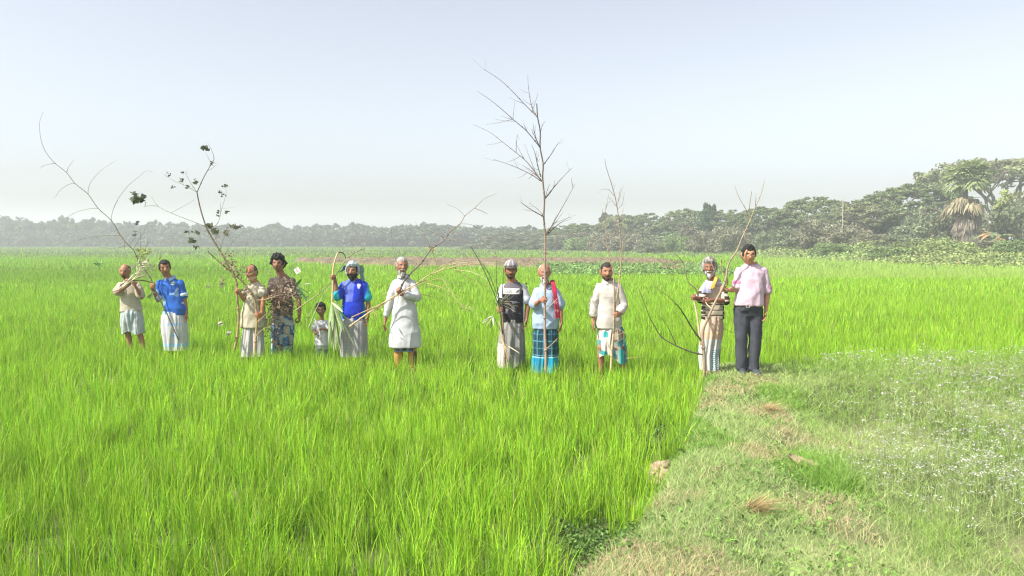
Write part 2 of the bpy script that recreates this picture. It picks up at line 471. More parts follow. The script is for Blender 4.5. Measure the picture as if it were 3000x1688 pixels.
def straw_tufts():
    # tufts of dry straw and of taller grass lying on the bund
    specs = [((1890, 1305), 1, 'dry straw tuft bent over on the near part of the bund'),
             ((1925, 1045), 1, 'pale straw tuft lying on the bund near the two men'),
             ]
    for (dx, dy), st, lab in specs:
        px, py = dx * 1.1646, dy * 1.1646
        Y = 1.8 * FPX / (py - 704.6); p = PX(px, py, Y); zz = float(gz(p[0], Y)[0])
        n = 260
        a = rng.uniform(0, 6.28, n) if not st else rng.normal(-.9, .7, n)
        r = np.abs(rng.normal(0, .05, n)); b = rng.uniform(0, 6.28, n)
        base = np.array([.60, .47, .24]) if st else np.array([.20, .36, .09])
        tip = base * rng.uniform(.6, 1.25, (n, 1))
        v, f, c = blades(np.cos(b) * r, np.sin(b) * r, np.full(n, -.01), rng.uniform(.08, .2, n), rng.uniform(.004, .007, n), rng.uniform(.5, 1.7, n), a, tip * .8, tip, 3, .5)
        o = mesh_obj('straw_tuft' if st else 'grass_tuft', v, f, M_grass(), None, c, False)
        o.location = (p[0], Y, zz)
        tag(o, lab, 'straw tuft' if st else 'grass tuft')

def clod_heap():
    mb = MB()
    p = PX(1945, 1358, 6.5)
    r_ = random.Random(5)
    for i in range(230):
        a, r = r_.uniform(0, 6.28), abs(r_.gauss(0, .13))
        s = r_.uniform(.012, .036)
        x, y = math.cos(a) * r * .75, math.sin(a) * r * 1.2
        z = max(0, .10 - r * .55) * r_.uniform(.3, 1)
        V, F = ball((0, 0, 0), (s, s * r_.uniform(.7, 1.2), s * .8), 8, 6)
        V = V * (1 + .55 * vnoise(V * 45 + i * 7.1))[:, None] + (x, y, z)
        g = r_.uniform(.75, 1.15)
        mb.add(V, F, np.array([.36, .265, .185]) * g)
    o = mb.build('clod_heap', mat('clod', .95, .1, .5, 80, .2, 40), None, True)
    o.location = (p[0], 6.5, float(gz(p[0], 6.5)[0]) + .02)
    tag(o, 'heap of crumbled pale earth clods on the edge of the rice', 'earth heap', kind='stuff')
    # curled dry leaf
    t = np.linspace(-1, 1, 14); s = np.linspace(-1, 1, 7)
    T, S = np.meshgrid(t, s, indexing='ij')
    wv = .05 * np.sqrt(np.clip(1 - T ** 2, 0, 1)) + .002
    X = T * .12; Yv = S * wv; Z = .03 * S ** 2 + .025 * T ** 2 + .006 * np.sin(T * 9 + S * 4)
    V = np.stack([X, Yv * .8, Z], -1).reshape(-1, 3)
    lf = mesh_obj('dry_leaf', V, grid_faces(14, 7, False), M_leafdry(), None, np.tile([.52, .39, .27], (98, 1)) * (1 + .25 * vnoise(V * 40))[:, None], True)
    Y = 1.8 * FPX / (1382 - 704.6); q = PX(2352, 1382, Y)
    lf.location = (q[0], Y, float(gz(q[0], Y)[0]) + .05); lf.rotation_euler = (R(25), R(12), R(-32))
    tag(lf, 'curled brown dry leaf lying on the grass of the bund', 'dry leaf')

def mid_fields():
    # ploughed strip
    nx, ny = 260, 50
    xs = np.linspace(-23, 15, nx); ys = np.linspace(56, 79, ny)
    X, Y = np.meshgrid(xs, ys); x, y = X.ravel(), Y.ravel()
    edge = sm(0, 1.5, x + .287 * y) * sm(0, 1.5, 15 - x) * sm(0, 1, y - 56 - .9 * np.maximum(0, -7 - x)) * sm(0, 1, 79 - y)
    z = -.08 + .1 * sm(0, .3, edge) + edge * (.18 + .30 * n2(x, y, 1.6, 41) + .10 * n2(x, y, 4, 42))
    g = sm(.05, .5, n2(x, y, .7, 43))[:, None]
    c = np.array([.17, .132, .080]) * (1 + .35 * n2(x, y, 3, 44))[:, None] * (1 - .45 * g) + np.array([.16, .20, .08]) * g * .45
    o = mesh_obj('ploughed_field', np.stack([x, y, z], 1), grid_faces(ny, nx, False), M_soil(), None, c, True)
    tag(o, 'strip of ploughed reddish brown earth behind the rice', 'field', kind='structure')
    # clods + straw lying on it
    n = 5200
    x = rng.uniform(-20.5, 14.8, n); y = rng.uniform(56.5, 78.5, n)
    k = (x > -.27 * y) & (y > 57.5 + .9 * np.maximum(0, -7 - x)); x, y = x[k], y[k]; n = len(x)
    tip = np.array([.28, .215, .14]) * rng.uniform(.5, 1.5, (n, 1))
    v, f, c = blades(x, y, np.full(n, .15), rng.uniform(.15, .4, n), rng.uniform(.06, .14, n), rng.uniform(.4, 2, n), rng.uniform(0, 6.28, n), tip * .7, tip, 1)
    o = mesh_obj('dry_stalks', v, f, M_leafdry(), None, c, False)
    tag(o, 'dry stalks and clods strewn over the ploughed strip', 'dry stalks', kind='stuff')
    # leafy vegetable patch in front of it
    mb = MB()
    x = rng.uniform(1.5, 15, 3400); y = rng.uniform(41, 57, 3400)
    k = (x > 1.5 + (60 - y) * .02 + .8 * n2(x, y, .4, 44)) & (x < 12.3 + (y - 41) * .12)
    x, y = x[k], y[k]
    lv, lf_, lc = leaf_cards(np.stack([x, y, rng.uniform(.05, .32, len(x))], 1), 9, .22, .075, np.array([.22, .35, .11]), .4)
    o = mesh_obj('vegetable_plants', lv, lf_, M_foliage(), None, lc, False)
    tag(o, 'low leafy vegetable crop between the rice and the ploughed strip', 'vegetables', kind='stuff')
    # small heap of dry stems at the end of the patch
    n = 700
    x = rng.normal(0, .55, n); y = rng.normal(0, .8, n); z = np.abs(rng.normal(0, .22, n)) * np.exp(-(x / .8) ** 2)
    tip = np.array([.42, .27, .19]) * rng.uniform(.6, 1.3, (n, 1))
    v, f, c = blades(x, y, z, rng.uniform(.15, .4, n), rng.uniform(.03, .06, n), rng.uniform(.4, 1.9, n), rng.uniform(0, 6.28, n), tip * .7, tip, 1)
    o = mesh_obj('stem_heap', v, f, M_leafdry(), None, c, False)
    q = PX(1975, 800, 46.5); o.location = (q[0], 46.5, .02)
    tag(o, 'heap of dry reddish stems at the edge of the vegetable patch', 'heap', kind='stuff')
    # grass and weeds of the far field
    n = 60000
    y = rng.uniform(82, 225, n); x = rng.uniform(-1, 1, n) * (.72 * y)
    k = bank(x, y) < .3; x, y = x[k], y[k]; n = len(x)
    tip = np.array([.20, .26, .11]) * (1 + .3 * n2(x, y, .06, 45))[:, None] * rng.uniform(.7, 1.3, (n, 1))
    v, f, c = blades(x, y, gz(x, y), rng.uniform(.2, .5, n), rng.uniform(.15, .4, n), rng.uniform(.2, 1, n), rng.uniform(0, 6.28, n), tip * .8, tip, 1)
    o = mesh_obj('far_grass', v, f, M_grass(), None, c, False)
    tag(o, 'pale grass of the far field in front of the tree line', 'grass', kind='stuff')

def leaf_cards(cen, per, spread, size, col, var=.25, squash=1.0, up=.3):
    """per diamond shaped leaves round every centre"""
    n = len(cen) * per
    P = np.repeat(cen, per, 0)
    d = rng.normal(0, 1, (n, 3)); d /= np.linalg.norm(d, axis=1)[:, None]
    rr = rng.uniform(0, 1, n) ** .45
    spread = np.repeat(np.broadcast_to(np.asarray(spread, float), (len(cen),)), per)
    P = P + d * (rr * spread)[:, None] * np.array([1, 1, squash])
    N = rng.normal(0, 1, (n, 3)) + d * .6 + np.array([0, 0, up]); N /= np.linalg.norm(N, axis=1)[:, None]
    A = np.cross(N, rng.normal(0, 1, (n, 3))); A /= np.maximum(1e-6, np.linalg.norm(A, axis=1))[:, None]
    B = np.cross(N, A)
    s = size * rng.uniform(.6, 1.35, (n, 1)); e = rng.uniform(.4, .7, (n, 1))
    V = np.stack([P - A * s, P - B * s * e, P + A * s, P + B * s * e], 1).reshape(-1, 3)
    cl = np.repeat(1 + rng.normal(0, var * .6, len(cen)), per)[:, None]
    c = np.asarray(col) * cl * rng.uniform(1 - var, 1 + var, (n, 1)) * (1 + rng.normal(0, .06, (n, 3)))
    return V, np.arange(n * 4).reshape(-1, 4), np.clip(np.repeat(c, 4, 0), .005, 1)

# ------------------------------------------------------------------ trees
def limb(mb, p0, p1, r0, r1, bend=.15, n=6, seg=6, c=(.16, .13, .10)):
    t = np.linspace(0, 1, seg)[:, None]
    p0, p1 = np.asarray(p0, float), np.asarray(p1, float)
    L = np.linalg.norm(p1 - p0)
    j = rng.normal(0, 1, 3) * bend * L
    P = p0 + (p1 - p0) * t + j * (np.sin(t * np.pi)) * .5 + rng.normal(0, .02 * L, (seg, 3)) * (np.sin(t * np.pi))
    V, F = tube(P, r0 + (r1 - r0) * t[:, 0], n)
    mb.add(V, F, c)
    return P

def proto_umbrella(name, Rx, H, drop, seed, col, gaps=.0, leafsize=.24, nclump=210, per=75):
    """spreading rain tree: forked trunk, rising limbs, thin domed crown"""
    global rng
    keep = rng; rng = np.random.default_rng(seed)
    root = empty(name)
    tr = MB(); base = (0, 0, 0)
    hf = H * rng.uniform(.22, .3)
    fork = np.array([rng.normal(0, .2), rng.normal(0, .2), hf])
    limb(tr, base, fork, .045 * H, .035 * H, .05, 8)
    cen = []
    nl = 7
    for i in range(nl):
        a = i / nl * 6.283 + rng.uniform(-.3, .3)
        rr = Rx * rng.uniform(.35, .55)
        p1 = np.array([math.cos(a) * rr, math.sin(a) * rr, H * .97 - drop * (rr / Rx) ** 2 - H * .14])
        P = limb(tr, fork + (0, 0, rng.uniform(-.1, .1) * hf), p1, .022 * H, .011 * H, .18, 6)
        for k in range(4):
            a2 = a + rng.uniform(-.8, .8); r2 = Rx * rng.uniform(.55, .95)
            p2 = np.array([math.cos(a2) * r2, math.sin(a2) * r2, H * .96 - drop * (r2 / Rx) ** 2 - .25])
            Q = limb(tr, P[rng.integers(3, 6)], p2, .010 * H, .003 * H, .14, 5)
            for q in range(2):
                a3 = a2 + rng.uniform(-.3, .3); r3 = min(Rx, r2 * rng.uniform(.85, 1.15))
                limb(tr, Q[rng.integers(2, 5)], (math.cos(a3) * r3, math.sin(a3) * r3, H * .97 - drop * (r3 / Rx) ** 2), .005 * H, .002 * H, .1, 4, 4)
    for k in range(nclump):
        a = rng.uniform(0, 6.283); r = Rx * math.sqrt(rng.uniform(0, 1)) * (1 + .09 * math.sin(a * 3 + seed) + .06 * math.sin(a * 7))
        zc = H * .95 - drop * (r / Rx) ** 2 + rng.normal(0, .035) * H - abs(rng.normal(0, .05)) * H * (rng.uniform() < .3)
        if gaps and rng.uniform() < gaps * (.5 + .5 * math.sin(a * 5 + r * 2.3 / Rx * 3)): continue
        cen.append((math.cos(a) * r, math.sin(a) * r, zc))
    cen = np.array(cen)
    V, F, C = leaf_cards(cen, per, Rx * rng.uniform(.055, .12, len(cen)), leafsize, col, .3, .42, .8)
    tr.build('trunk', M_wood(), root)
    mesh_obj('crown', V, F, M_foliage(), root, C, False)
    rng = keep
    return root

def proto_round(name, Rx, H, seed, col, leafsize=.3, nclump=70, per=60, low=.15, kind='round'):
    global rng
    keep = rng; rng = np.random.default_rng(seed)
    root = empty(name)
    tr = MB()
    P = limb(tr, (0, 0, 0), (rng.normal(0, .2), rng.normal(0, .2), H * .7), .03 * H, .008 * H, .06, 7)
    cen = []
    for k in range(nclump):
        d = nrm(rng.normal(0, 1, 3)); r = rng.uniform(.35, 1) ** .6
        zz = H * (low + (1 - low) * (.5 + .5 * d[2] * r * .95))
        t = (zz / H - low) / (1 - low)
        prof = {'round': math.sqrt(max(0, 1 - (2 * t - 1) ** 2)) ** .7, 'cone': (1 - t) ** .8, 'column': .45 + .2 * math.sin(t * 3), 'bush': math.sqrt(max(0, 1 - t ** 1.6))}[kind]
        lumps = 1 + .22 * math.sin(d[0] * 5 + seed) * math.cos(d[1] * 4 + seed * 2)
        a = math.atan2(d[1], d[0]); rad = Rx * prof * lumps * rng.uniform(.35, 1) ** .5
        c = np.array([math.cos(a) * rad, math.sin(a) * rad, zz]); cen.append(c)
        if k % 4 == 0 and zz > H * .3: limb(tr, P[rng.integers(1, 5)], c, .010 * H, .003 * H, .1, 4, 4)
    cen = np.array(cen)
    V, F, C = leaf_cards(cen, per, Rx * rng.uniform(.16, .30, len(cen)), leafsize, col, .3, .75, .4)
    V[:, 2] = np.maximum(V[:, 2], -.1)
    tr.build('trunk', M_wood(), root)
    mesh_obj('crown', V, F, M_foliage(), root, C, False)
    rng = keep
    return root

def proto_feather_palm(name, H, seed, col, nf=22, L=2.3):
    global rng
    keep = rng; rng = np.random.default_rng(seed)
    root = empty(name); tr = MB(); fr = MB()
    top = np.array([rng.normal(0, .3), 0, H])
    limb(tr, (0, 0, 0), top, .16, .11, .05, 7)
    for i in range(nf):
        a = rng.uniform(0, 6.283); e = rng.uniform(-.5, 1.2)
        d = np.array([math.cos(a) * math.cos(e), math.sin(a) * math.cos(e), math.sin(e)])
        t = np.linspace(0, 1, 10)[:, None]
        P = top + d * t * L + np.array([0, 0, -1.0]) * t ** 2 * L * .55
        V, F = tube(P, np.linspace(.03, .008, 10), 4); fr.add(V, F, np.array(col) * .9)
        side = nrm(np.cross(d, [0, 0, 1])); 
        for k in range(1, 10):
            for s in (-1, 1):
                for q in range(2):
                    b = P[k] - (P[k] - P[k - 1]) * q * .5; ll = L * .28 * math.sin(k / 10 * 3.0 + .25)
                    tip = b + side * s * ll + (P[k] - P[k - 1]) * 1.0 + np.array([0, 0, -.35 * ll])
                    wv = (P[k] - P[k - 1]) * .12
                    fr.add([b - wv, b + wv, tip + wv * .2, tip - wv * .2], [[0, 1, 2, 3]], np.array(col) * rng.uniform(.7, 1.3))
    tr.build('trunk', M_wood(), root); fr.build('fronds', M_foliage(), root)
    rng = keep
    return root

def fan_leaf(mb, base, d, L, col, droop=.0, n=14, spread=2.3):
    """palmyra fan: petiole plus pleated fan of pointed segments"""
    d = nrm(d); side = nrm(np.cross(d, [0, 0, 1.0]) + 1e-4); upv = np.cross(side, d)
    hub = base + d * L * .5 + np.array([0, 0, -droop * .15])
    V, F = tube([base, hub], [.03, .02], 4); mb.add(V, F, np.array(col) * .9)
    for k in range(n):
        a = (k / (n - 1) - .5) * spread
        v = nrm(d * math.cos(a) + side * math.sin(a) + upv * rng.normal(0, .12))
        ll = L * .62 * rng.uniform(.8, 1.1)
        mid = hub + v * ll * .55; tip = hub + v * ll + np.array([0, 0, -1.0]) * (droop * ll * .8 + .12 * ll)
        wv = np.cross(v, upv) * .055 * L
        c = np.array(col) * rng.uniform(.7, 1.3)
        mb.add([hub - wv * .2, hub + wv * .2, mid + wv, mid - wv], [[0, 1, 2, 3]], c)
        mb.add([mid - wv, mid + wv, tip + wv * .1, tip - wv * .1], [[0, 1, 2, 3]], c)

def palmyra(x, y, z0):
    root = empty('palmyra_palm', (x, y, z0))
    tr = MB(); limb(tr, (0, 0, -.3), (.1, 0, 8.2), .33, .24, .02, 10, 8, (.15, .13, .12)); tr.build('trunk', M_wood(), root)
    g = MB()
    for i in range(66):
        a = rng.uniform(0, 6.283); e = rng.uniform(-.35, 1.35)
        d = np.array([math.cos(a) * math.cos(e), math.sin(a) * math.cos(e), math.sin(e)])
        fan_leaf(g, np.array([.1, 0, 7.9]) + d * .25, d, rng.uniform(1.8, 2.7), (.31, .38, .17), .2)
    g.build('green_fronds', M_foliage(), root)
    s = MB()
    for i in range(170):
        zt = rng.uniform(1.0, 6.2); a = rng.uniform(0, 6.283); t = (zt - 1.2) / 5.4
        if zt > 5.2: e, L, col = rng.uniform(-.5, .1), rng.uniform(1.4, 2.3), (.36, .31, .19)
        else: e, L, col = rng.uniform(-1.3, -.6), rng.uniform(1.0, 1.5) * (.8 + t * .7), (.31, .26, .21)
        d = np.array([math.cos(a) * math.cos(e), math.sin(a) * math.cos(e), math.sin(e)])
        fan_leaf(s, np.array([.05 + d[0] * .3, d[1] * .3, zt]), d, L, np.array(col) * rng.uniform(.7, 1.2), .7, 9, 1.5)
    o = s.build('dead_fronds', M_leafdry(), root); o['label'] = 'skirt of drooping dead brown fronds'
    tag(root, 'tall fan palm with a shaggy skirt of dead brown fronds', 'palm tree')

def banana(x, y, z0, s, seed, lab):
    global rng
    keep = rng; rng = np.random.default_rng(seed)
    root = empty('banana_plant', (x, y, z0)); st = MB(); lv = MB()
    V, F = tube([(0, 0, 0), (.05, 0, 1.2 * s), (.1, 0, 2.0 * s)], [.16 * s, .12 * s, .07 * s], 8); st.add(V, F, (.28, .30, .16))
    for i in range(9):
        a = i / 9 * 6.283 + rng.uniform(-.3, .3); e = rng.uniform(.2, 1.2); L = s * rng.uniform(1.5, 2.1)
        d = np.array([math.cos(a) * math.cos(e), math.sin(a) * math.cos(e), math.sin(e)]); side = nrm(np.cross(d, [0, 0, 1]))
        t = np.linspace(0, 1, 12); P = np.array([.1, 0, 1.9 * s]) + d * t[:, None] * L - np.array([0, 0, 1]) * (t[:, None] ** 2) * L * .75
        wd = .26 * s * np.sin(np.clip(t * 1.05 + .03, 0, 1) * np.pi) ** .6
        G = np.stack([P - side * wd[:, None] - [0, 0, .08 * s], P, P + side * wd[:, None] - [0, 0, .08 * s]], 1)
        col = np.array([.17, .24, .11]) if rng.uniform() < .6 else np.array([.42, .28, .14])
        lv.add(G.reshape(-1, 3), grid_faces(12, 3, False), col * rng.uniform(.8, 1.25))
    st.build('stem', M_leaf(), root); lv.build('leaves', M_leaf(), root)
    tag(root, lab, 'banana plant', 'banana plants beside the fan palm')
    rng = keep

def place(proto, first, loc, rz, sc, label, cat, group, name=None):
    """first use moves the prototype itself, later ones copy the thing and each part"""
    if not first:
        r = proto.copy(); COL.objects.link(r)
        for ch in proto.children:
            c = ch.copy(); COL.objects.link(c); c.parent = r
    else: r = proto
    r.location = loc; r.rotation_euler = (0, 0, rz); r.scale = sc if hasattr(sc, '__len__') else (sc,) * 3
    tag(r, label, cat, group)
    return r

def at(px, top_py, Y):
    """ground point and height of a tree whose top is seen at (px, top_py)"""
    p = PX(px, top_py, Y); g = float(gz(p[0], Y)[0])
    return p[0], g, p[2] - g

def make_trees():
    G1, G2, G3 = (.175, .225, .10), (.23, .255, .13), (.19, .235, .11)
    # --- near right: individual spreading trees
    ums = [proto_umbrella('rain_tree', 5, 6, 2.1, 101 + i, c, gp, .135) for i, (c, gp) in enumerate([(G1, .0), (G2, .35), (G3, .2), (G1, .4)])]
    ums.append(proto_umbrella('rain_tree', 5, 6, .95, 109, G2, .35, .125, 230, 70))
    used = [False] * 5
    def um(px, top, Y, Rx, k, lab, rz=0.0, zs=1.0):
        x, g, h = at(px, top, Y)
        sc = (Rx / 5, Rx / 5, h / 6.0)
        place(ums[k], not used[k], (x, Y, g - .1), rz, sc, lab, 'tree', 'spreading rain trees on the bank'); used[k] = True
    um(2925, 468, 112, 11.0, 4, 'tallest spreading tree, thin wide crown above the fan palm')
    um(2680, 541, 104, 8.6, 0, 'domed green tree on the side of the fan palm towards the men')
    um(2540, 592, 99, 5.5, 1, 'small gappy spreading tree below the long dome, bare limbs showing')
    um(2395, 578, 108, 6.8, 2, 'broad grey green dome behind the pale bare pole')
    um(2235, 606, 118, 5.6, 0, 'low dense dome above the head of the man with spectacles')
    um(2130, 612, 126, 5.2, 3, 'flat gappy tree behind the forked stick, limbs showing', 1)
    um(2010, 612, 132, 5.6, 2, 'flat topped tree with a raised tip near the twin conifers', 2)
    um(1900, 622, 138, 5.6, 3, 'spreading tree with leaning bare limbs between the stick bearers', .5)
    um(1820, 628, 142, 5.0, 1, 'thin crowned spreading tree behind the two tied poles', 2.2)
    um(1700, 655, 150, 6.5, 0, 'low rounded tree at the near end of the hazy row', 1.1)
    um(1610, 668, 158, 4.6, 2, 'lowest tree of the row behind the tall bare pole', 2.1)
    # --- bushes, thickets
    rb = [proto_round('bush', 3, 3.2, 201 + i, c, .16, 80, 60, .0, 'bush') for i, c in enumerate([(.20, .23, .135), (.23, .225, .145), (.20, .28, .105)])]
    ub = [False] * 3
    def bush(px, top, Y, Rx, k, lab, rz=0, cat='bush', grp='bushes along the foot of the trees'):
        x, g, h = at(px, top, Y)
        place(rb[k], not ub[k], (x, Y, g - .1), rz, (Rx / 3, Rx / 3, max(.4, h / 2.8)), lab, cat, grp); ub[k] = True
    B = [(2705, 628, 88, 3.6, 0, 'big grey green bush beside the trunk of the fan palm'),
         (2640, 690, 78, 2.6, 0, 'dark round bush at the lower edge of the big bush'),
         (2765, 712, 78, 2.4, 0, 'dark low bush right in front of the fan palm trunk'),
         (2480, 665, 92, 3.4, 1, 'brownish thicket under the long green dome'),
         (2400, 655, 96, 3.4, 1, 'tall brown thicket below the broad dome'),
         (2560, 690, 84, 2.5, 1, 'pale brown scrub between the thicket and the big bush'),
         (2330, 672, 100, 3.2, 0, 'grey bush between the brown thicket and the man with spectacles'),
         (2262, 680, 104, 3.0, 0, 'grey bush just beside the head of the man with spectacles'),
         (2140, 672, 110, 3.4, 1, 'brown thicket behind the turbaned old man'),
         (2065, 685, 114, 3.0, 1, 'reddish brown scrub behind the forked stick'),
         (1985, 690, 118, 2.8, 2, 'green bush in front of the flat topped tree'),
         (1905, 705, 112, 2.1, 0, 'round grey bush standing alone in front of the row'),
         (1840, 690, 128, 3.4, 1, 'brown scrub behind the tied poles'),
         (1770, 688, 134, 3.2, 1, 'brown scrub behind the long sleeved man'),
         (1700, 695, 138, 3.2, 2, 'greenish bush behind the gap between two stick bearers'),
         (1640, 700, 144, 3.2, 1, 'brown scrub just beside the tall bare pole'),
         (1570, 702, 150, 2.8, 0, 'grey bush at the end of the near row'),
         (2985, 595, 88, 3.6, 0, 'dark tree-like bush at the photo edge behind the bananas'),
         (2990, 700, 68, 2.4, 2, 'green bush below the dark one at the photo edge'),
         (2900, 712, 72, 2.2, 1, 'reddish scrub under the banana plants'),
         (2440, 712, 80, 2.2, 2, 'green vine covered bush under the brown thicket'),
         (2600, 722, 70, 2.0, 2, 'bright green vine heap between two bushes')]
    for i, (px, top, Y, Rx, k, lab) in enumerate(B): bush(px, top, Y, Rx, k, lab, i * 1.3)
    # thickets that fill the space under the crowns
    th = [proto_round('scrub_thicket', 3, 3.2, 221 + i, c, .15, 70, 70, .0, 'bush') for i, c in enumerate([(.20, .21, .14), (.225, .21, .145), (.175, .22, .115)])]
    names = ['grey', 'brown', 'dull green']; spots = ['behind the two tied poles', 'under the flat topped trees', 'under the low dense dome', 'under the broad grey green dome', 'beneath the long green dome', 'next to the big bush']
    px = 1560; i = 0
    while px < 2800:
        k = (i * 2 + i // 3) % 3; Y = np.interp(px, [1560, 2300, 2800], [152, 118, 100]) + (i % 2) * 5
        x, g, h = at(px, np.interp(px, [1560, 1700, 2000, 2300, 2600, 2800], [690, 678, 664, 658, 640, 620]) + (i * 37 % 19) - 6, Y)
        place(th[k], i < 3 and (i * 2 + i // 3) % 3 == k and not th[k].get('label'), (x, Y, g - .1), i * .9, (Y / 38, 1.2, h / 2.8), names[k] + ' thicket ' + spots[min(5, (px - 1560) // 210)] + ', %s of its stretch' % ['first', 'second', 'third', 'fourth', 'fifth', 'sixth'][int((px - 1560) % 210 // 38)], 'thicket', 'thickets under the spreading trees')
        px += 40; i += 1
    # --- special trees
    c1 = proto_round('conifer_tree', 1.9, 6, 301, (.09, .14, .075), .2, 80, 50, .1, 'cone')
    x, g, h = at(2070, 592, 124); place(c1, True, (x, 124, g), 0, (1, 1, h / 6), 'taller pointed conifer of the pair above the flat trees', 'tree', 'twin conifers')
    x, g, h = at(2092, 596, 125); place(c1, False, (x, 125, g), 2, (.7, .7, h / 6), 'narrower pointed conifer beside the taller one', 'tree', 'twin conifers')
    c2 = proto_round('dense_tree', 1.9, 6, 302, (.10, .14, .085), .22, 60, 60, .3, 'column')
    x, g, h = at(1780, 624, 146); place(c2, True, (x, 146, g), 0, (1, 1, h / 6), 'dark upright tree rising behind the long sleeved man', 'tree', None)
    c3 = proto_round('pale_tree', 2.6, 6, 303, (.36, .40, .15), .16, 70, 70, .2, 'round')
    x, g, h = at(3010, 545, 88); place(c3, True, (x, 88, g), 0, (1.2, 1.2, h / 6), 'yellow green feathery tree at the photo edge', 'tree', None)
    x, g, h = at(2850, 0, 84)
    palmyra(x, 84, float(gz(x, 84)[0]) - .2)
    fp = proto_feather_palm('date_palm', 4.2, 401, (.20, .24, .13))
    for i, (px, py, Y, s, lab) in enumerate([(2650, 655, 97, 1.0, 'date palm with feathery crown under the gappy tree'), (2530, 690, 88, .9, 'short date palm in front of the brown thicket'), (2415, 622, 100, 1.2, 'date palm hidden in the broad dome')]):
        x, g, h = at(px, py, Y); place(fp, i == 0, (x, Y, g), i, (s, s, max(.3, (h - .8) / 4.2)), lab, 'palm tree', 'date palms among the trees')
    for i, (px, Y, s, lab) in enumerate([(2872, 79, .80, 'banana plant nearest the fan palm trunk'), (2903, 78, .92, 'tallest banana plant, middle of the clump'), (2938, 77, .80, 'banana plant farthest from the fan palm'), (2922, 74, .6, 'small banana plant in front of the clump')]):
        x, g, h = at(px, 700, Y); banana(x, Y, g, s, 500 + i, lab)
    # bare pole between the trees
    x, g, h = at(2470, 578, 90)
    o = mesh_obj('bare_pole', *tube([(0, 0, 0), (.03, 0, h * .5), (0, 0, h)], [.06, .055, .04], 6), M_wood(), None, None)
    col = o.data.color_attributes.new('Col', 'FLOAT_COLOR', 'POINT'); col.data.foreach_set('color', np.tile([.36, .33, .26, 1], len(o.data.vertices)).astype(np.float32))
    o.location = (x, 90, g); tag(o, 'pale bare pole standing up against the trees', 'pole')
    # --- hazy far tree line
    fc = (.125, .165, .10)
    pr = [proto_round('far_tree', 4, 7, 601, fc, .55, 46, 26, .1, 'round'), proto_round('far_tree', 4, 7, 602, (.12, .13, .095), .55, 46, 26, .15, 'round'),
          proto_umbrella('far_tree', 5, 7, 2.0, 603, fc, .1, .5, 60, 22), proto_round('far_tree', 2.2, 7, 604, fc, .5, 30, 26, .25, 'column')]
    us = [False] * 4
    seg = [(-20, 'just outside the photo edge'), (120, 'near the photo edge'), (300, 'beyond the leaning bamboo tip'), (440, 'beyond the balding man'), (600, 'beyond the blue polo shirt'), (770, 'beyond the masked man'), (900, 'beyond the tallest young man'), (1100, 'beyond the royal blue jersey'), (1280, 'beyond the white tunic'), (1440, 'beyond the thin green stems'), (1560, 'beyond the striped cap'), (9999, 'beyond the tallest bare sapling')]
    ordw = ['first', 'second', 'third', 'fourth', 'fifth', 'sixth', 'seventh', 'eighth', 'ninth', 'tenth', 'eleventh', 'twelfth', 'thirteenth', 'fourteenth', 'fifteenth', 'sixteenth', 'seventeenth', 'eighteenth']; cnt = {}
    def far_label(px, row, k):
        s_ = next(t for lim, t in seg if px < lim); n = cnt[(s_, row)] = cnt.get((s_, row), -1) + 1
        return 'hazy %s tree, %s of the %s far row %s' % (['round', 'broad brownish', 'flat spreading', 'narrow upright'][k], ordw[n], ['front', 'rear'][row], s_)
    r_ = random.Random(3)
    prof_x = [-420, 0, 60, 170, 260, 330, 430, 560, 700, 860, 1000, 1100, 1200, 1300, 1380, 1480, 1560, 1620]
    prof_y = [645, 640, 650, 645, 648, 652, 655, 660, 668, 668, 668, 663, 662, 668, 667, 668, 676, 690]
    px = -420.0; i = 0
    while px < 1660:
        for row in (0, 1):
            Y = 236 + row * 14 + r_.uniform(-4, 4) - max(0, (px - 900)) * .05
            k = r_.choice([0, 0, 1, 2, 2, 3]) if row else r_.choice([0, 1, 1, 2])
            top = np.interp(px, prof_x, prof_y) + (r_.uniform(-9, 5) if row else r_.uniform(2, 18)) - 3 * (px > 500)
            x, g, h = at(px + r_.uniform(-12, 12), top, Y)
            place(pr[k], not us[k], (x, Y, g - .2), r_.uniform(0, 6.28), (r_.uniform(.8, 1.25),) * 2 + (h / 7 * 1.03,), far_label(px, row, k), 'tree', 'hazy far tree line'); us[k] = True
        px += 34; i += 1
    # coconut-like crowns over the left end
    fp2 = proto_feather_palm('coconut_palm', 7, 402, (.10, .13, .085), 20, 2.6)
    for i, (px_, py_, lab) in enumerate([(12, 637, 'hazy palm crown above the far trees, nearest the photo edge'), (55, 640, 'hazy palm crown above the far trees, second from the photo edge'), (1475, 664, 'hazy palm crown above the far trees beside the tall bare pole')]):
        x, g, h = at(px_, py_, 232); place(fp2, i == 0, (x, 232, g), i, (1, 1, (h - .5) / 7), lab, 'palm tree', 'palms of the far tree line')
    # undergrowth of the far tree line and the vines over the bank
    n = 2600
    y = rng.uniform(222, 234, n); x = rng.uniform(-195, 22, n)
    V, F, C = leaf_cards(np.stack([x, y, rng.uniform(0, 1, n) ** 1.3 * 4.2], 1), 12, 1.3, .5, np.array([.12, .145, .09]), .2)
    o = mesh_obj('far_undergrowth', V, F, M_foliage(), None, C, False); tag(o, 'low scrub along the foot of the far tree line', 'undergrowth', kind='stuff')
    n = 42000
    x = rng.uniform(12, 75, n); y = rng.uniform(50, 125, n)
    k = (bank(x, y) > .03) & (x < y * .72); x, y = x[k], y[k]
    hh = .12 + 1.0 * sm(-.05, .7, n2(x, y, .2, 51)) * sm(0, .5, bank(x, y))
    g = sm(-.1, .5, n2(x, y, .12, 52))
    z = gz(x, y) + hh * rng.uniform(0, 1.15, len(x))
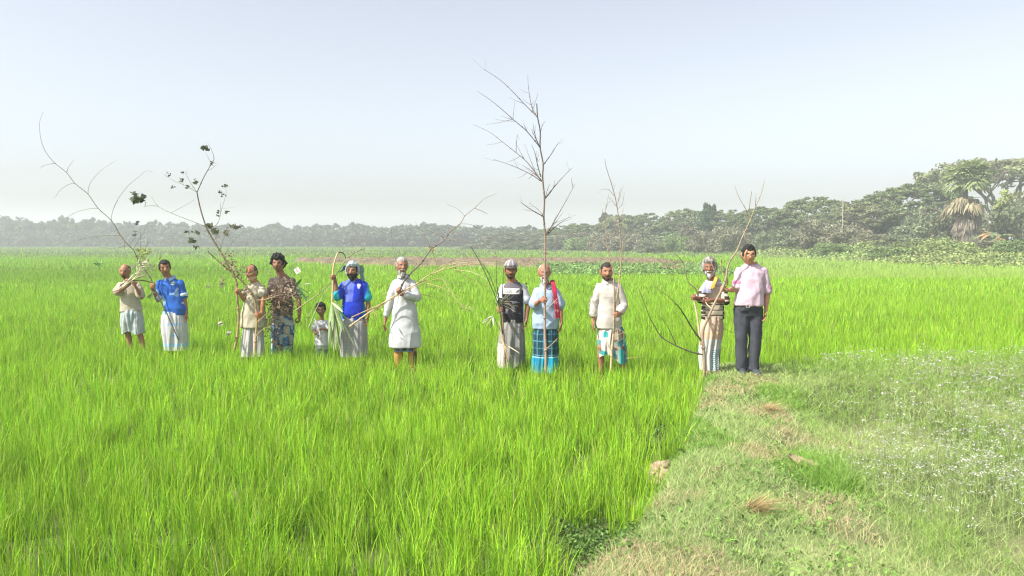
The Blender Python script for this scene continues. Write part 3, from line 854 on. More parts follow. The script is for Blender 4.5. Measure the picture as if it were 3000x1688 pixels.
    V, F, C = leaf_cards(np.stack([x, y, z], 1), 7, .38, .15, np.array([.28, .385, .125]), .35, .8, .5)
    C *= np.repeat((.85 + .3 * g)[:, None] * (1 + np.array([.12, .0, .1]) * (1 - g)[:, None]), 28, 0)
    o = mesh_obj('bank_vines', V, F, M_foliage(), None, np.clip(C, 0, 1), False); tag(o, 'tangled green vines and weeds covering the bank', 'undergrowth', kind='stuff')
    # small pale house in the far trees
    hr = empty('far_house', tuple(PX(468, 718, 229)[:2]) + (0,))
    b = MB()
    def bx(mb, c, s, col):
        c = np.array(c, float); s = np.array(s, float) / 2
        V = np.array([[i, j, k] for i in (-1, 1) for j in (-1, 1) for k in (-1, 1)]) * s + c
        mb.add(V, [[0, 1, 3, 2], [4, 6, 7, 5], [0, 4, 5, 1], [2, 3, 7, 6], [0, 2, 6, 4], [1, 5, 7, 3]], col)
    bx(b, (0, 0, 1.1), (5.5, 3.5, 2.2), (.62, .56, .50)); b.build('wall', mat('plaster', .9, .1, .2, 20, .15, 3), hr)
    rf = MB(); rf.add([(-3.1, -2.1, 2.2), (3.1, -2.1, 2.2), (3.1, 0, 3.2), (-3.1, 0, 3.2)], [[0, 1, 2, 3]], (.4, .38, .36)); rf.add([(-3.1, 2.1, 2.2), (3.1, 2.1, 2.2), (3.1, 0, 3.2), (-3.1, 0, 3.2)], [[0, 3, 2, 1]], (.4, .38, .36))
    rf.build('roof', mat('sheet_roof', .6, .4, .2, 5, .15, 3), hr)
    dd = MB(); bx(dd, (-.8, -1.78, .95), (.9, .06, 1.9), (.12, .11, .10)); dd.build('door', mat('plaster'), hr)
    for xx in (-2.0, 1.4):
        dd = MB(); bx(dd, (xx, -1.78, 1.35), (.8, .06, .8), (.10, .10, .11)); dd.build('window', mat('plaster'), hr)
    tag(hr, 'small pale house half hidden in the far tree line', 'house')
# ------------------------------------------------------------------ people
def rotm(yaw, pitch, roll):
    cy, sy = math.cos(yaw), math.sin(yaw); cp, sp = math.cos(pitch), math.sin(pitch); cr, sr = math.cos(roll), math.sin(roll)
    Z = np.array([[cy, -sy, 0], [sy, cy, 0], [0, 0, 1]]); X = np.array([[1, 0, 0], [0, cp, -sp], [0, sp, cp]]); Y = np.array([[cr, 0, sr], [0, 1, 0], [-sr, 0, cr]])
    return Z @ X @ Y

def head_shape(D):
    """unit directions -> points on a head, face towards -y, origin in the middle of the head (metres, 0.23 tall)"""
    P = D * np.array([.079, .097, .116])
    z = P[:, 2]; s = np.clip(-z / .116, 0, 1)
    P[:, 0] *= 1 - .30 * s ** 1.7
    P[:, 1] *= np.where(P[:, 1] > 0, 1 - .40 * s, .93)
    P[:, 1] -= .012 * s * (D[:, 1] < 0)
    x, z = P[:, 0], P[:, 2]; fr = np.clip(-D[:, 1] * 1.5, 0, 1)
    g = lambda u, w: np.exp(-(u / w) ** 2)
    dy = -.026 * g(x, .0125) * (g(z + .027, .015) + .55 * g(z + .004, .017))
    dy = dy - .007 * g(np.abs(x) - .012, .008) * g(z + .033, .009)
    dy = dy + .010 * g(np.abs(x) - .031, .016) * g(z - .004, .011)
    dy = dy - .006 * g(np.abs(x) - .028, .022) * g(z - .024, .008)
    dy = dy - .008 * g(x, .022) * g(z + .060, .010) + .006 * g(x, .021) * g(z + .0605, .003)
    dy = dy - .009 * g(x, .020) * g(z + .100, .014) - .005 * g(np.abs(x) - .042, .018) * g(z + .022, .02)
    P[:, 1] += dy * fr
    return P

def head_grid(nu=72, nv=48):
    th = np.linspace(.03, np.pi - .03, nv); ph = np.linspace(0, 2 * np.pi, nu, endpoint=False)
    D = np.stack([np.sin(th)[:, None] * np.cos(ph), np.sin(th)[:, None] * np.sin(ph), np.cos(th)[:, None] * np.ones(nu)], -1).reshape(-1, 3)
    F = grid_faces(nv, nu)[:, ::-1]
    e = np.array([[k, (k + 1) % nu, (nu - k - 2) % nu, nu - k - 1] for k in range(nu // 2 - 1)])
    return D, np.vstack([F, e, e[:, ::-1] + (nv - 1) * nu])

def cap_over_head(thick, fn_extra=None, nu=96, nv=64):
    """closed shell: head surface pushed out by thick(P, D) (negative = hidden inside the head)"""
    D, F = head_grid(nu, nv)
    P = head_shape(D)
    t = thick(P, D)
    V = P + D * t[:, None]
    if fn_extra: V = fn_extra(V, D, t)
    return V, F, t

class Person:
    def __init__(s, cx, Y, g, H, skin, label, build=1.0):
        p = PX(cx, 900, Y)
        s.root = empty('person', (p[0], Y, g)); s.o = np.array([p[0], Y, g]); s.Y, s.H, s.skin, s.b = Y, H, np.array(skin, float) * 1.75, build
        s.k = H / 1.7; s.ppm = FPX / Y; s.cx = cx
        tag(s.root, label, 'person')
        FOOT.append((p[0], Y))
    def J(s, px, py, dy=0.0):
        return PX(px, py, s.Y + dy) - s.o
    def z_at(s, py): return s.J(s.cx, py)[2]
    def head(s, px, py, yaw=0, pitch=0, roll=0, scale=None, dy=-.03):
        s.hc = s.J(px, py, dy); s.hs = (scale or s.k) * 1.12; s.HR = rotm(R(yaw), R(pitch), R(roll))
    def h2w(s, V): return (V * s.hs) @ s.HR.T + s.hc
    def arm(s, side, sh, el, end, mode='hang', t=(0, 0, 1), se=-.3, sf=-.6, hand_d=None):
        """joints in photograph pixels; se / sf scale how far elbow and wrist come forward of the shoulder"""
        S = s.J(*sh, .0); Lu, Lf = .285 * s.k, .255 * s.k
        E = s.J(*el, 0); pr = math.hypot(E[0] - S[0], E[2] - S[2]); E = s.J(*el, se * math.sqrt(max(0, Lu ** 2 - pr ** 2)) if pr < Lu else 0)
        if len(end) == 3:
            return dict(side=side, S=S, E=E, X=s.J(*end), mode=mode, t=nrm(t), hd=hand_d)
        X = s.J(*end, E[1]); Lx = Lf + (.08 * s.k if mode == 'grip' else 0)
        pr = math.hypot(X[0] - E[0], X[2] - E[2]); X = s.J(*end, E[1] + (sf * math.sqrt(max(0, Lx ** 2 - pr ** 2)) if pr < Lx else 0))
        return dict(side=side, S=S, E=E, X=X, mode=mode, t=nrm(t), hd=hand_d)

def hand(mb, a, k):
    """palm, four fingers and a thumb; returns the wrist"""
    side = a['side']                       # -1: the hand at the photograph's left
    if a['mode'] == 'grip':
        G, s_ = a['X'], a['t']; d = G - a['E']; d = nrm(d - s_ * np.dot(d, s_))
        n = np.cross(s_, d) if side < 0 else np.cross(d, s_)
        W = G - d * .072 * k - n * .028 * k
        ang = [(62, 70, 45)] * 4
    else:
        W = a['X']; d = nrm(a['hd'] if a['hd'] is not None else W - a['E'])
        f = np.array([0, -1.0, 0]); s_ = nrm(f - d * np.dot(f, d)); n = np.cross(s_, d) if side < 0 else np.cross(d, s_)
        ang = [(14, 20, 12), (20, 24, 14), (25, 28, 16), (30, 30, 18)] if a['mode'] == 'hang' else [(60, 72, 40)] * 4
    M = np.stack([s_, n, d], 1)
    V, F = ball(W + d * .045 * k, np.array([.040, .0155, .052]) * k, 14, 10, M); mb.add(V, F)
    V, F = ball(W + d * .070 * k, np.array([.041, .0135, .022]) * k, 14, 8, M); mb.add(V, F)
    V, F = tube([W - d * .01 * k, W + d * .03 * k], [.023 * k, .022 * k], 10); mb.add(V, F)
    L = [(.040, .024, .019), (.044, .028, .020), (.041, .026, .019), (.032, .020, .017)]
    for i in range(4):
        off = (.030 - .0205 * i)
        P = [W + d * (.072 - .004 * abs(i - 1)) * k + s_ * off * k, ]; al = 0
        P.append(P[0] + d * .016 * k)
        for j in range(3):
            al += R(ang[i][j]); dd = d * math.cos(al) + n * math.sin(al)
            P.append(P[-1] + dd * L[i][j] * k)
        V, F = tube(P, np.array([.0095, .0095, .009, .0083, .007]) * k, 8); mb.add(V, F)
    tb = W + d * .022 * k + s_ * .026 * k
    if a['mode'] == 'hang': q = [tb, tb + (s_ * .6 + d * .7 + n * .25) * .034 * k, tb + (s_ * .55 + d * 1.3 + n * .5) * .044 * k]
    else: q = [tb, tb + (s_ * .8 + d * .4 + n * .5) * .03 * k, tb + (s_ * .6 + d * .9 + n * 1.1) * .036 * k, tb + (s_ * .3 + d * 1.2 + n * 1.6) * .04 * k]
    V, F = tube(q, np.linspace(.0125, .0085, len(q)) * k, 8); mb.add(V, F)
    return W

def torso_rings(s, ease=0.0, z0=None, z1=None, flare=0.0, n=10, belly=0.0):
    zs = s.zs; zh = s.zh; T = zs - zh; sw = s.sw / .19
    tt = np.array([-.16, 0, .3, .6, .80, .93, 1.04, 1.15, 1.26]); ww = np.array([.150, .163, .147, .156, .172, .178, .130, .078, .058]) * s.b
    ww[3:7] *= .5 + .5 * sw; dd = np.array([.100, .118, .108, .115, .112, .098, .08, .062, .056]) * s.b; yy = np.array([0, .005, -.005, 0, .005, .008, .010, .008, .0])
    dd[1:4] += belly; yy[1:3] -= belly * .7
    if z0 is None: z0 = zh - .16 * T
    if z1 is None: z1 = zs + .2 * T
    out = []
    for z in np.linspace(z0, z1, n + 12):
        t = (z - zh) / T
        e = ease * (1 - .65 * sm(.9, 1.08, t)) + flare * sm(zs - .2, z0, z) if z1 > z0 else ease
        c = s.hx + (s.sc - s.hx) * np.clip(t, 0, 1.1)
        kk = s.k * .98
        out.append((c[0], c[1] + np.interp(t, tt, yy) * kk, z, np.interp(t, tt, ww) * kk + e, np.interp(t, tt, dd) * kk + e * .9, .92))
    return out

def body_build(s, arms, legs=None, hipx=0.0, chin_tilt=0.0):
    s.arms = arms
    s.sc = (arms[0]['S'] + arms[1]['S']) / 2; s.sw = abs(arms[1]['S'][0] - arms[0]['S'][0]) / 2
    s.zs = s.sc[2]; s.zh = .515 * s.H; s.hx = np.array([hipx, 0, s.zh]); s.k = s.H / 1.7
    k, b = s.k, s.b
    mb = MB()
    mb.add(*ring_loft(torso_rings(s, -.008)))
    nb = s.sc + np.array([0, .01, .0]); nt_ = s.hc + s.HR @ np.array([0, .022, -.06]) * s.hs
    mb.add(*tube([nb, nb * .5 + nt_ * .5, nt_], [.068 * k, .062 * k, .060 * k], 14))
    D, F = head_grid(); mb.add(s.h2w(head_shape(D)), F)
    for sx in (-1, 1):
        V, F = ball((0, 0, 0), (.008, .017, .031), 10, 8); mb.add(s.h2w(V @ rotm(0, R(-8), R(8 * sx)).T + (sx * .081, .004, -.006)), F)
    for a in arms:
        W = hand(mb, a, k); a['W'] = W
        S, E = a['S'] + (-.012 * a['side'], .005, -.028 * k), a['E']
        mu = S * .5 + E * .5; mf = E * .62 + W * .38
        r = np.array([.052, .049, .043, .036]) * k * (.4 + .6 * b)
        mb.add(*tube([S, S * .75 + E * .25, mu, E], r, 14)); mb.add(*ball(S, .050 * k * (.5 + .5 * b), 12, 8)); mb.add(*ball(E, .037 * k, 12, 8))
        mb.add(*tube([E, mf, E * .25 + W * .75, W], np.array([.037, .038, .028, .024]) * k, 12))
    legs = legs or [((-.07 * k, 0), (-.075 * k, -.01), (-.08 * k, 0)), ((.07 * k, 0), (.075 * k, -.01), (.08 * k, 0))]
    s.legs = []
    for i, (h, kn, an) in enumerate(legs):
        Hp = np.array([h[0], h[1], s.zh]); K = np.array([kn[0], kn[1], .285 * s.H]); A = np.array([an[0], an[1], .05 * s.H])
        s.legs.append((Hp, K, A))
        mb.add(*tube([Hp, Hp * .5 + K * .5, K], np.array([.076, .068, .050]) * k * b, 14)); mb.add(*ball(K, .053 * k, 12, 8))
        C = K * .68 + A * .32 + (0, .012, 0)
        mb.add(*tube([K, C, A * .85 + K * .15, A], np.array([.050, .053, .036, .034]) * k, 14))
        sx = -1 if i == 0 else 1
        mb.add(*tube([A + (0, .02, -.03 * k), A + (sx * .01, -.06 * k, -.05 * k), A + (sx * .02, -.15 * k, -.065 * k)], np.array([.036, .034, .024]) * k, 12))
        for q in range(5):
            b0 = A + np.array([sx * (.045 - q * .018) , -.145 * k, -.068 * k]); mb.add(*tube([b0, b0 + (sx * .003, -.035 * k, -.004)], [.011 * k, .009 * k], 8))
    V, F, N = remesh(mb, .0065, 2, .5)
    # colour: skin, darker lips, brows
    loc = (V - s.hc) @ s.HR / s.hs
    C = np.tile(s.skin, (len(V), 1)) * (1 + .08 * vnoise(V * 9, 3) + .05 * vnoise(V * 30, 4))[:, None]
    g = lambda u, w_: np.exp(-(u / w_) ** 2)
    fr = (loc[:, 1] < -.03) * 1.0
    lip = np.clip(g(loc[:, 0], .023) ** 2 * g(loc[:, 2] + .060, .009) * 1.3, 0, 1) * fr
    C = C * (1 - lip[:, None]) + (s.skin * np.array([.85, .55, .55]))[None] * lip[:, None]
    brow = np.clip(g(np.abs(loc[:, 0]) - .033, .017) ** 2 * g(loc[:, 2] - .023 + np.abs(np.abs(loc[:, 0]) - .03) * .2, .005) * 1.4, 0, 1) * fr
    socket_shade = np.clip(g(np.abs(loc[:, 0]) - .031, .017) ** 2 * g(loc[:, 2] - .006, .010) * 1.2, 0, 1) * fr * .6  # lash line widened into shade painted over the eye sockets
    bc = getattr(s, 'browc', np.array([.02, .016, .013]))
    for m_, cc in ((socket_shade, np.array([.03, .02, .015])), (brow, bc)): C = C * (1 - m_[:, None]) + cc * m_[:, None]
    s.body = mesh_obj('body', V, F, M_skin(), s.root, C, True)
    for sx in (-1, 1):
        e = MB(); Ve, Fe = ball((0, 0, 0), .0105, 14, 10)
        c = np.where(((Ve[:, 0]) ** 2 + (Ve[:, 2] + .001) ** 2 < .0062 ** 2)[:, None] & (Ve[:, 1] < 0)[:, None], [.02, .012, .01], [.40, .34, .30])
        e.add(s.h2w(Ve * (1, 1, .45) + (sx * .031, -.0710, .0015)), Fe, c); e.build('eye', mat('eye', .25, .5), s.root, True)

def folds(V, N, amp, freq=(9, 9, 16), seed=0, stretch=None):
    q = V * np.array(freq)
    w_ = np.stack([vnoise(q * .5, seed + 1), vnoise(q * .5, seed + 2), vnoise(q * .5, seed + 3)], 1)
    n1 = vnoise(q + w_ * 1.3, seed); n2_ = vnoise(q * 2.3 + w_ * 2, seed + 5)
    d = (1 - 2 * np.abs(n1)) * .6 + n2_ * .3
    return V + N * (d * amp)[:, None]

def shirt(s, name, z0, colour, sleeve=.42, ease=.016, sl_ease=.022, flare=.02, amp=.007, m=None, seed=1, belly=0.0, freq=(8, 8, 6.5), top=1.125, tuck=0.0, vox=.0075):
    T = s.zs - s.zh
    mb = MB(); mb.add(*ring_loft(torso_rings(s, ease, z0, s.zs + (top - 1) * T, flare, 10, belly)))
    for a in s.arms:
        k = s.k; S, E, W = a['S'] + (-.012 * a['side'], .005, -.026 * k), a['E'], a['W']
        mb.add(*ball(S + (0, 0, .0), (.050 * k + sl_ease * .35,) * 3, 14, 10))
        Lu, Lf = np.linalg.norm(E - S), np.linalg.norm(W - E); tot = Lu + Lf; want = sleeve * tot
        P, Rr = [S], [.049 * k + sl_ease * .5]
        if want <= Lu:
            e = S + (E - S) * want / Lu; P += [S * .5 + e * .5, e]; Rr += [.048 * k + sl_ease * .8, .046 * k + sl_ease * 1.1]
        else:
            f = (want - Lu) / Lf; e = E + (W - E) * f; mid = E * .5 + e * .5
            P += [S * .5 + E * .5, E, mid, e]; Rr += [.047 * k + sl_ease * .8, .040 * k + sl_ease, .037 * k + sl_ease * .9, .030 * k + sl_ease * .8]
        mb.add(*tube(P, Rr, 16, True)); mb.add(*ball(P[2], Rr[2], 14, 8))
        a['cuff'] = (e, nrm(P[-1] - P[-2]), Rr[-1])
    V, F, N = remesh(mb, vox, 9, .5)
    V = folds(V, N, amp * 1.0, freq, seed)
    V = folds(V, N, amp * .7, (4, 4, 5), seed + 40)
    C = colour(V, s) if callable(colour) else np.tile(np.asarray(colour, float), (len(V), 1))
    C = C * (1 + .04 * vnoise(V * 12, seed + 9))[:, None]
    o = mesh_obj(name, V, F, m or M_cloth(), s.root, np.clip(C, 0, 1), True)
    return o

def skirt(s, name, ring_px, colour, n=150, rows=90, pleat=.012, seed=0, front=0.0, knot=True, bottom_dy=0.0, depth=.72, hem=None, tuckx=0.0, waist=.16, valley=.03):
    """ring_px: (xl, xr, y) in photograph pixels from waist to hem; a wrapped cloth with gathered pleats in front"""
    rp = sorted(ring_px, key=lambda r: r[2]); ys = [r[2] for r in rp]
    zz = [s.z_at(y) for y in ys]
    cx = [s.J((r[0] + r[1]) / 2, r[2])[0] for r in rp]; hw = [(r[1] - r[0]) / 2 / s.ppm for r in rp]
    z = np.linspace(zz[0], zz[-1], rows); zi = -z
    C = np.interp(zi, [-a for a in zz], cx); Wd = np.interp(zi, [-a for a in zz], hw)
    th = np.linspace(0, 2 * np.pi, n, endpoint=False)
    t = np.linspace(0, 1, rows)
    TH, TT = np.meshgrid(th, t); Zg = np.repeat(z[:, None], n, 1)
    frontness = np.exp(-(((TH - 1.5 * np.pi - tuckx) / .55) ** 2))           # -y is the front
    pl = vnoise(np.stack([np.cos(TH) * 3.4 + TT * 1.3, np.sin(TH) * 3.4 + 7, TT * 1.1], -1).reshape(-1, 3), seed).reshape(TH.shape)
    pl2 = vnoise(np.stack([np.cos(TH) * 12 + TT * 1.5, np.sin(TH) * 12, TT * 1.3 + 3], -1).reshape(-1, 3), seed + 3).reshape(TH.shape)
    cr = vnoise(np.stack([np.cos(TH) * 3, np.sin(TH) * 3, TT * 7], -1).reshape(-1, 3), seed + 7).reshape(TH.shape)
    prof = .35 + .65 * np.sin(np.clip(TT * 1.5 + .15, 0, 1.57))
    d = pleat * prof * ((1 - 2 * np.abs(pl)) * .9 + pl2 * .5 + cr * .25) + pleat * 1.0 * prof * frontness * np.cos((TH - 1.5 * np.pi) * 13 + TT * 1.5 + pl * 3) * (1 - .3 * TT)
    d += .012 * frontness * (1 - TT)
    d -= valley * np.exp(-(((TH - 1.5 * np.pi - tuckx * .4 - .12 * np.sin(TT * 3)) / .20) ** 2)) * TT ** .6
    d += .010 * prof * vnoise(np.stack([np.cos(TH) * 1.6 + 9, np.sin(TH) * 1.6, TT * 2.2], -1).reshape(-1, 3), seed + 11).reshape(TH.shape)
    A = (np.repeat(Wd[:, None], n, 1) - .006) * (1 - waist * np.exp(-(TT / .10) ** 2)); B = A * depth
    B = np.maximum(B, .095 * s.k * s.b + .012)
    c_, s_ = np.cos(TH), np.sin(TH)
    X = C[:, None] + (A + d) * np.sign(c_) * np.abs(c_) ** .9
    Yy = (B + d) * np.sign(s_) * np.abs(s_) ** .9 - .006
    if hem is not None: Zg = Zg + (TT ** 3) * hem(X, Yy)
    V = np.stack([X, Yy, Zg], -1).reshape(-1, 3)
    u = TH * (A.mean()) ; v = (z[0] - Zg)
    Cc = colour(u.ravel(), v.ravel(), TH.ravel(), TT.ravel(), V) if callable(colour) else np.tile(np.asarray(colour, float), (len(V), 1))
    Cc = Cc * (1 + .05 * vnoise(V * 14, seed + 9))[:, None]
    # inner wall so that the cloth has thickness, closed above the hem
    ctr = np.stack([C[:, None] + 0 * X, 0 * X], -1).reshape(-1, 2)
    Vi = V.copy(); dv = V[:, :2] - ctr; ln = np.linalg.norm(dv, axis=1)[:, None]; Vi[:, :2] = ctr + dv * (1 - .006 / ln)
    up = Vi.reshape(rows, n, 3)[::-1][:rows // 2]
    cap = up[-1].mean(0) + (up[-1] - up[-1].mean(0)) * .02
    topc = V.reshape(rows, n, 3)[0]; tcap = topc.mean(0) + (topc - topc.mean(0)) * .02
    VV = np.vstack([tcap[None].reshape(-1, 3), V, up.reshape(-1, 3), cap])
    CC = np.vstack([Cc[:n], Cc, Cc.reshape(rows, n, 3)[::-1][:rows // 2].reshape(-1, 3), Cc[-n:]])
    F = grid_faces(len(VV) // n, n)[:, ::-1]
    o = mesh_obj(name, VV, F, M_cloth(), s.root, np.clip(CC, 0, 1), True)
    return o

def hair_cap(s, name, col, line, thick=.012, seed=0, m=None, noise_a=.35, nz=38, wave=0.0):
    """line(P, D) > 0 where hair grows"""
    def th(P, D):
        k = line(P, D) + .006 * vnoise(P * 70, seed) + .009 * vnoise(P * 38, seed + 3)
        t = thick * sm(0, .016, k)
        strand = vnoise(P * np.array([nz * 3, nz * 1.2, nz * 2.0]) + 3, seed + 2)
        lump = vnoise(P * nz, seed + 5) + .6 * vnoise(P * nz * .45, seed + 6)
        return np.where(k > 0, t * (1 + noise_a * strand + noise_a * .8 * lump), -.006)
    V, F, t = cap_over_head(th)
    C = np.asarray(col, float) * (1 + .25 * vnoise(V * 90, seed + 1))[:, None]
    return mesh_obj(name, s.h2w(V), F, m or M_hair(), s.root, np.clip(C, .003, 1), True)

def beard(s, col, length=.0, thick=.012, top=-.035, seed=3, mous=True, full=True, name='beard', sides=False, wx=.09):
    def th(P, D):
        x, y, z = P[:, 0], P[:, 1], P[:, 2]
        jaw = np.minimum(np.minimum(np.minimum(.012 - y, wx - np.abs(x)), top - z - np.where(np.abs(x) < .035, .018, .0) + .35 * np.clip(np.abs(x) - .035, 0, .04)), 9)
        if not full: jaw = np.minimum(jaw, .032 - np.abs(x))
        side = np.minimum(.055 - np.abs(y + .01), np.minimum(.02 - z, np.abs(x) - .062)) if sides else -1 + 0 * x
        mo = np.minimum(.030 - np.abs(x), np.minimum(-.043 - z, z + .0575)) * (1 if mous else 0) - (0 if mous else 1)
        mouth = (np.abs(x) < .017) & (np.abs(z + .0615) < .004)
        k = np.maximum(np.maximum(jaw, side), mo + .001)
        k = np.where(mouth, -.01, k)
        t = thick * sm(-.002, .012, k) * (1 + .4 * vnoise(P * 80, seed))
        t = np.where((mo > jaw), np.minimum(t, .007), t)
        return np.where((k > -.002) & (y < .03), t, -.008)
    def ex(V, D, t):
        if length:
            w_ = sm(.0, thick, t) * sm(-.055, -.11, V[:, 2]) * sm(.04, -.02, V[:, 1])
            V = V.copy(); V[:, 2] -= w_ * length * (1 + .3 * vnoise(V * 60, 8)); V[:, 1] -= w_ * length * .25; V[:, 0] *= 1 - w_ * .25
        return V
    V, F, t = cap_over_head(th, ex)
    C = np.asarray(col, float) * (1 + .2 * vnoise(V * 90, seed + 1))[:, None]
    return mesh_obj(name, s.h2w(V), F, M_hair(), s.root, np.clip(C, .003, 1), True)

# hair lines (k > 0 grows)
def line_full(P, D):
    x, y, z = P[:, 0], P[:, 1], P[:, 2]
    front = z - .048 - .014 * np.exp(-((np.abs(x) - .042) / .014) ** 2)
    side = np.minimum(y + .056, z + .024)
    back = np.minimum(y - .02, z + .075)
    ear = -(.024 - np.hypot((y - .004), (z + .004) * .8))
    return np.maximum(front, np.maximum(np.where(np.abs(x) > .04, np.minimum(side, ear), -1), back))
def line_rec(a):      # receding: hairline pushed back by a
    def f(P, D):
        x, y, z = P[:, 0], P[:, 1], P[:, 2]
        top = np.minimum(z - .07, y + .045 - a)
        side = np.minimum(np.minimum(y + .04 - a * .25, z + .02), .088 - z)
        ear = -(.024 - np.hypot((y - .004), (z + .004) * .8))
        back = np.minimum(y - .03, z + .07)
        if a > .09: back = np.minimum(back, .07 - z); top = top * 0 - 1
        return np.maximum(top, np.maximum(np.where(np.abs(x) > .045, np.minimum(side, ear), -1), back))
    return f

def collar(s, col, wd=.035, vee=.05, name='collar', stand=.0):
    """folded shirt collar with open front"""
    k = s.k; c0 = s.sc + np.array([0, .004, .070 * k])
    n = 40; a = np.linspace(-math.pi / 2 + .28, 1.5 * math.pi - .28, n)
    mb = MB()
    for lay in (0, 1):
        rows = []
        for j, (r, dz) in enumerate([(.072, .030 + stand), (.078, .034 + stand), (.098, -.002)] if lay == 0 else [(.060, .030 + stand), (.064, 0.0), (.090, -.012)]):
            f = np.clip(np.cos(a + math.pi / 2), 0, 1) ** 2         # 1 at the front
            rr = r * k * (1 + .10 * f * (j == 2))
            rows.append(np.stack([c0[0] + np.cos(a) * rr, c0[1] + np.sin(a) * rr * .95, c0[2] + dz * k - f * vee * k * (1.1 if j == 2 else .75)], 1))
        G = np.stack(rows, 0)
        mb.add(G.reshape(-1, 3), grid_faces(3, n, False), col)
    return mb.build(name, M_cloth(), s.root, True)

def band(s, name, z, col, r_extra=.02, h=.03, m=None, belly=0.0):
    rg = torso_rings(s, r_extra, z - h / 2, z + h / 2, 0, 10, belly)
    V, F = ring_loft(rg, 48)
    return mesh_obj(name, V, F, m or M_cloth(), s.root, np.tile(col, (len(V), 1)), True)

def strip(mb, P, width_vecs, col, th=.004):
    """cloth ribbon through points P with half width vectors; given thickness"""
    P = np.asarray(P, float); W = np.asarray(width_vecs, float)
    n = 7; u = np.linspace(-1, 1, n)
    T = np.gradient(P, axis=0); N = np.cross(T, W); N /= np.maximum(1e-9, np.linalg.norm(N, axis=1))[:, None]
    wob = np.sin(u * 7)[None, :, None] * N[:, None] * .006
    G = P[:, None] + u[None, :, None] * W[:, None] + wob
    A = (G + N[:, None] * th); B = (G - N[:, None] * th)[:, ::-1]
    G2 = np.concatenate([A, B], 1)
    mb.add(G2.reshape(-1, 3), grid_faces(len(P), 2 * n), col if not callable(col) else col(G2.reshape(-1, 3)))

def decal(s, name, px, py, w, h, col, garment, pts=None, rough=False, label=None):
    """flat printed mark lying on the garment: a small sheet shrink-projected on to it"""
    from mathutils.bvhtree import BVHTree
    me = garment.data; nv = len(me.vertices)
    V = np.empty(nv * 3, np.float32); me.vertices.foreach_get('co', V)
    if not hasattr(s, 'bvh') or s.bvh[0] != garment.name:
        s.bvh = (garment.name, BVHTree.FromPolygons(V.reshape(-1, 3).tolist(), [tuple(p.vertices) for p in me.polygons]))
    c = s.J(px, py)
    poly = pts if pts is not None else [(-1, -1), (1, -1), (1, 1), (-1, 1)]
    poly = np.array(poly, float) * np.array([w / 2, h / 2])
    # fill polygon by a fine grid clipped to it
    n = 22; gx = np.linspace(poly[:, 0].min(), poly[:, 0].max(), n); gz_ = np.linspace(poly[:, 1].min(), poly[:, 1].max(), n)
    def inside(x, z):
        r = False; j = len(poly) - 1
        for i in range(len(poly)):
            if (poly[i][1] > z) != (poly[j][1] > z) and x < (poly[j][0] - poly[i][0]) * (z - poly[i][1]) / (poly[j][1] - poly[i][1]) + poly[i][0]: r = not r
            j = i
        return r
    pos = {}; VV = []; FF = []
    def vert(i, j):
        if (i, j) not in pos:
            x, z = c[0] + gx[i], c[2] + gz_[j]
            hit = s.bvh[1].ray_cast(Vector((x, -1.2, z)), Vector((0, 1, 0)))
            y = hit[0][1] - .0035 if hit[0] is not None else .0
            pos[(i, j)] = len(VV); VV.append((x, y, z))
        return pos[(i, j)]
    for i in range(n - 1):
        for j in range(n - 1):
            if inside((gx[i] + gx[i + 1]) / 2, (gz_[j] + gz_[j + 1]) / 2): FF.append((vert(i, j), vert(i + 1, j), vert(i + 1, j + 1), vert(i, j + 1)))
    if not FF: return None
    o = mesh_obj(name, VV, FF, M_cloth(), garment, np.tile(col, (len(VV), 1)), True)
    if label: o['label'] = label
    return o

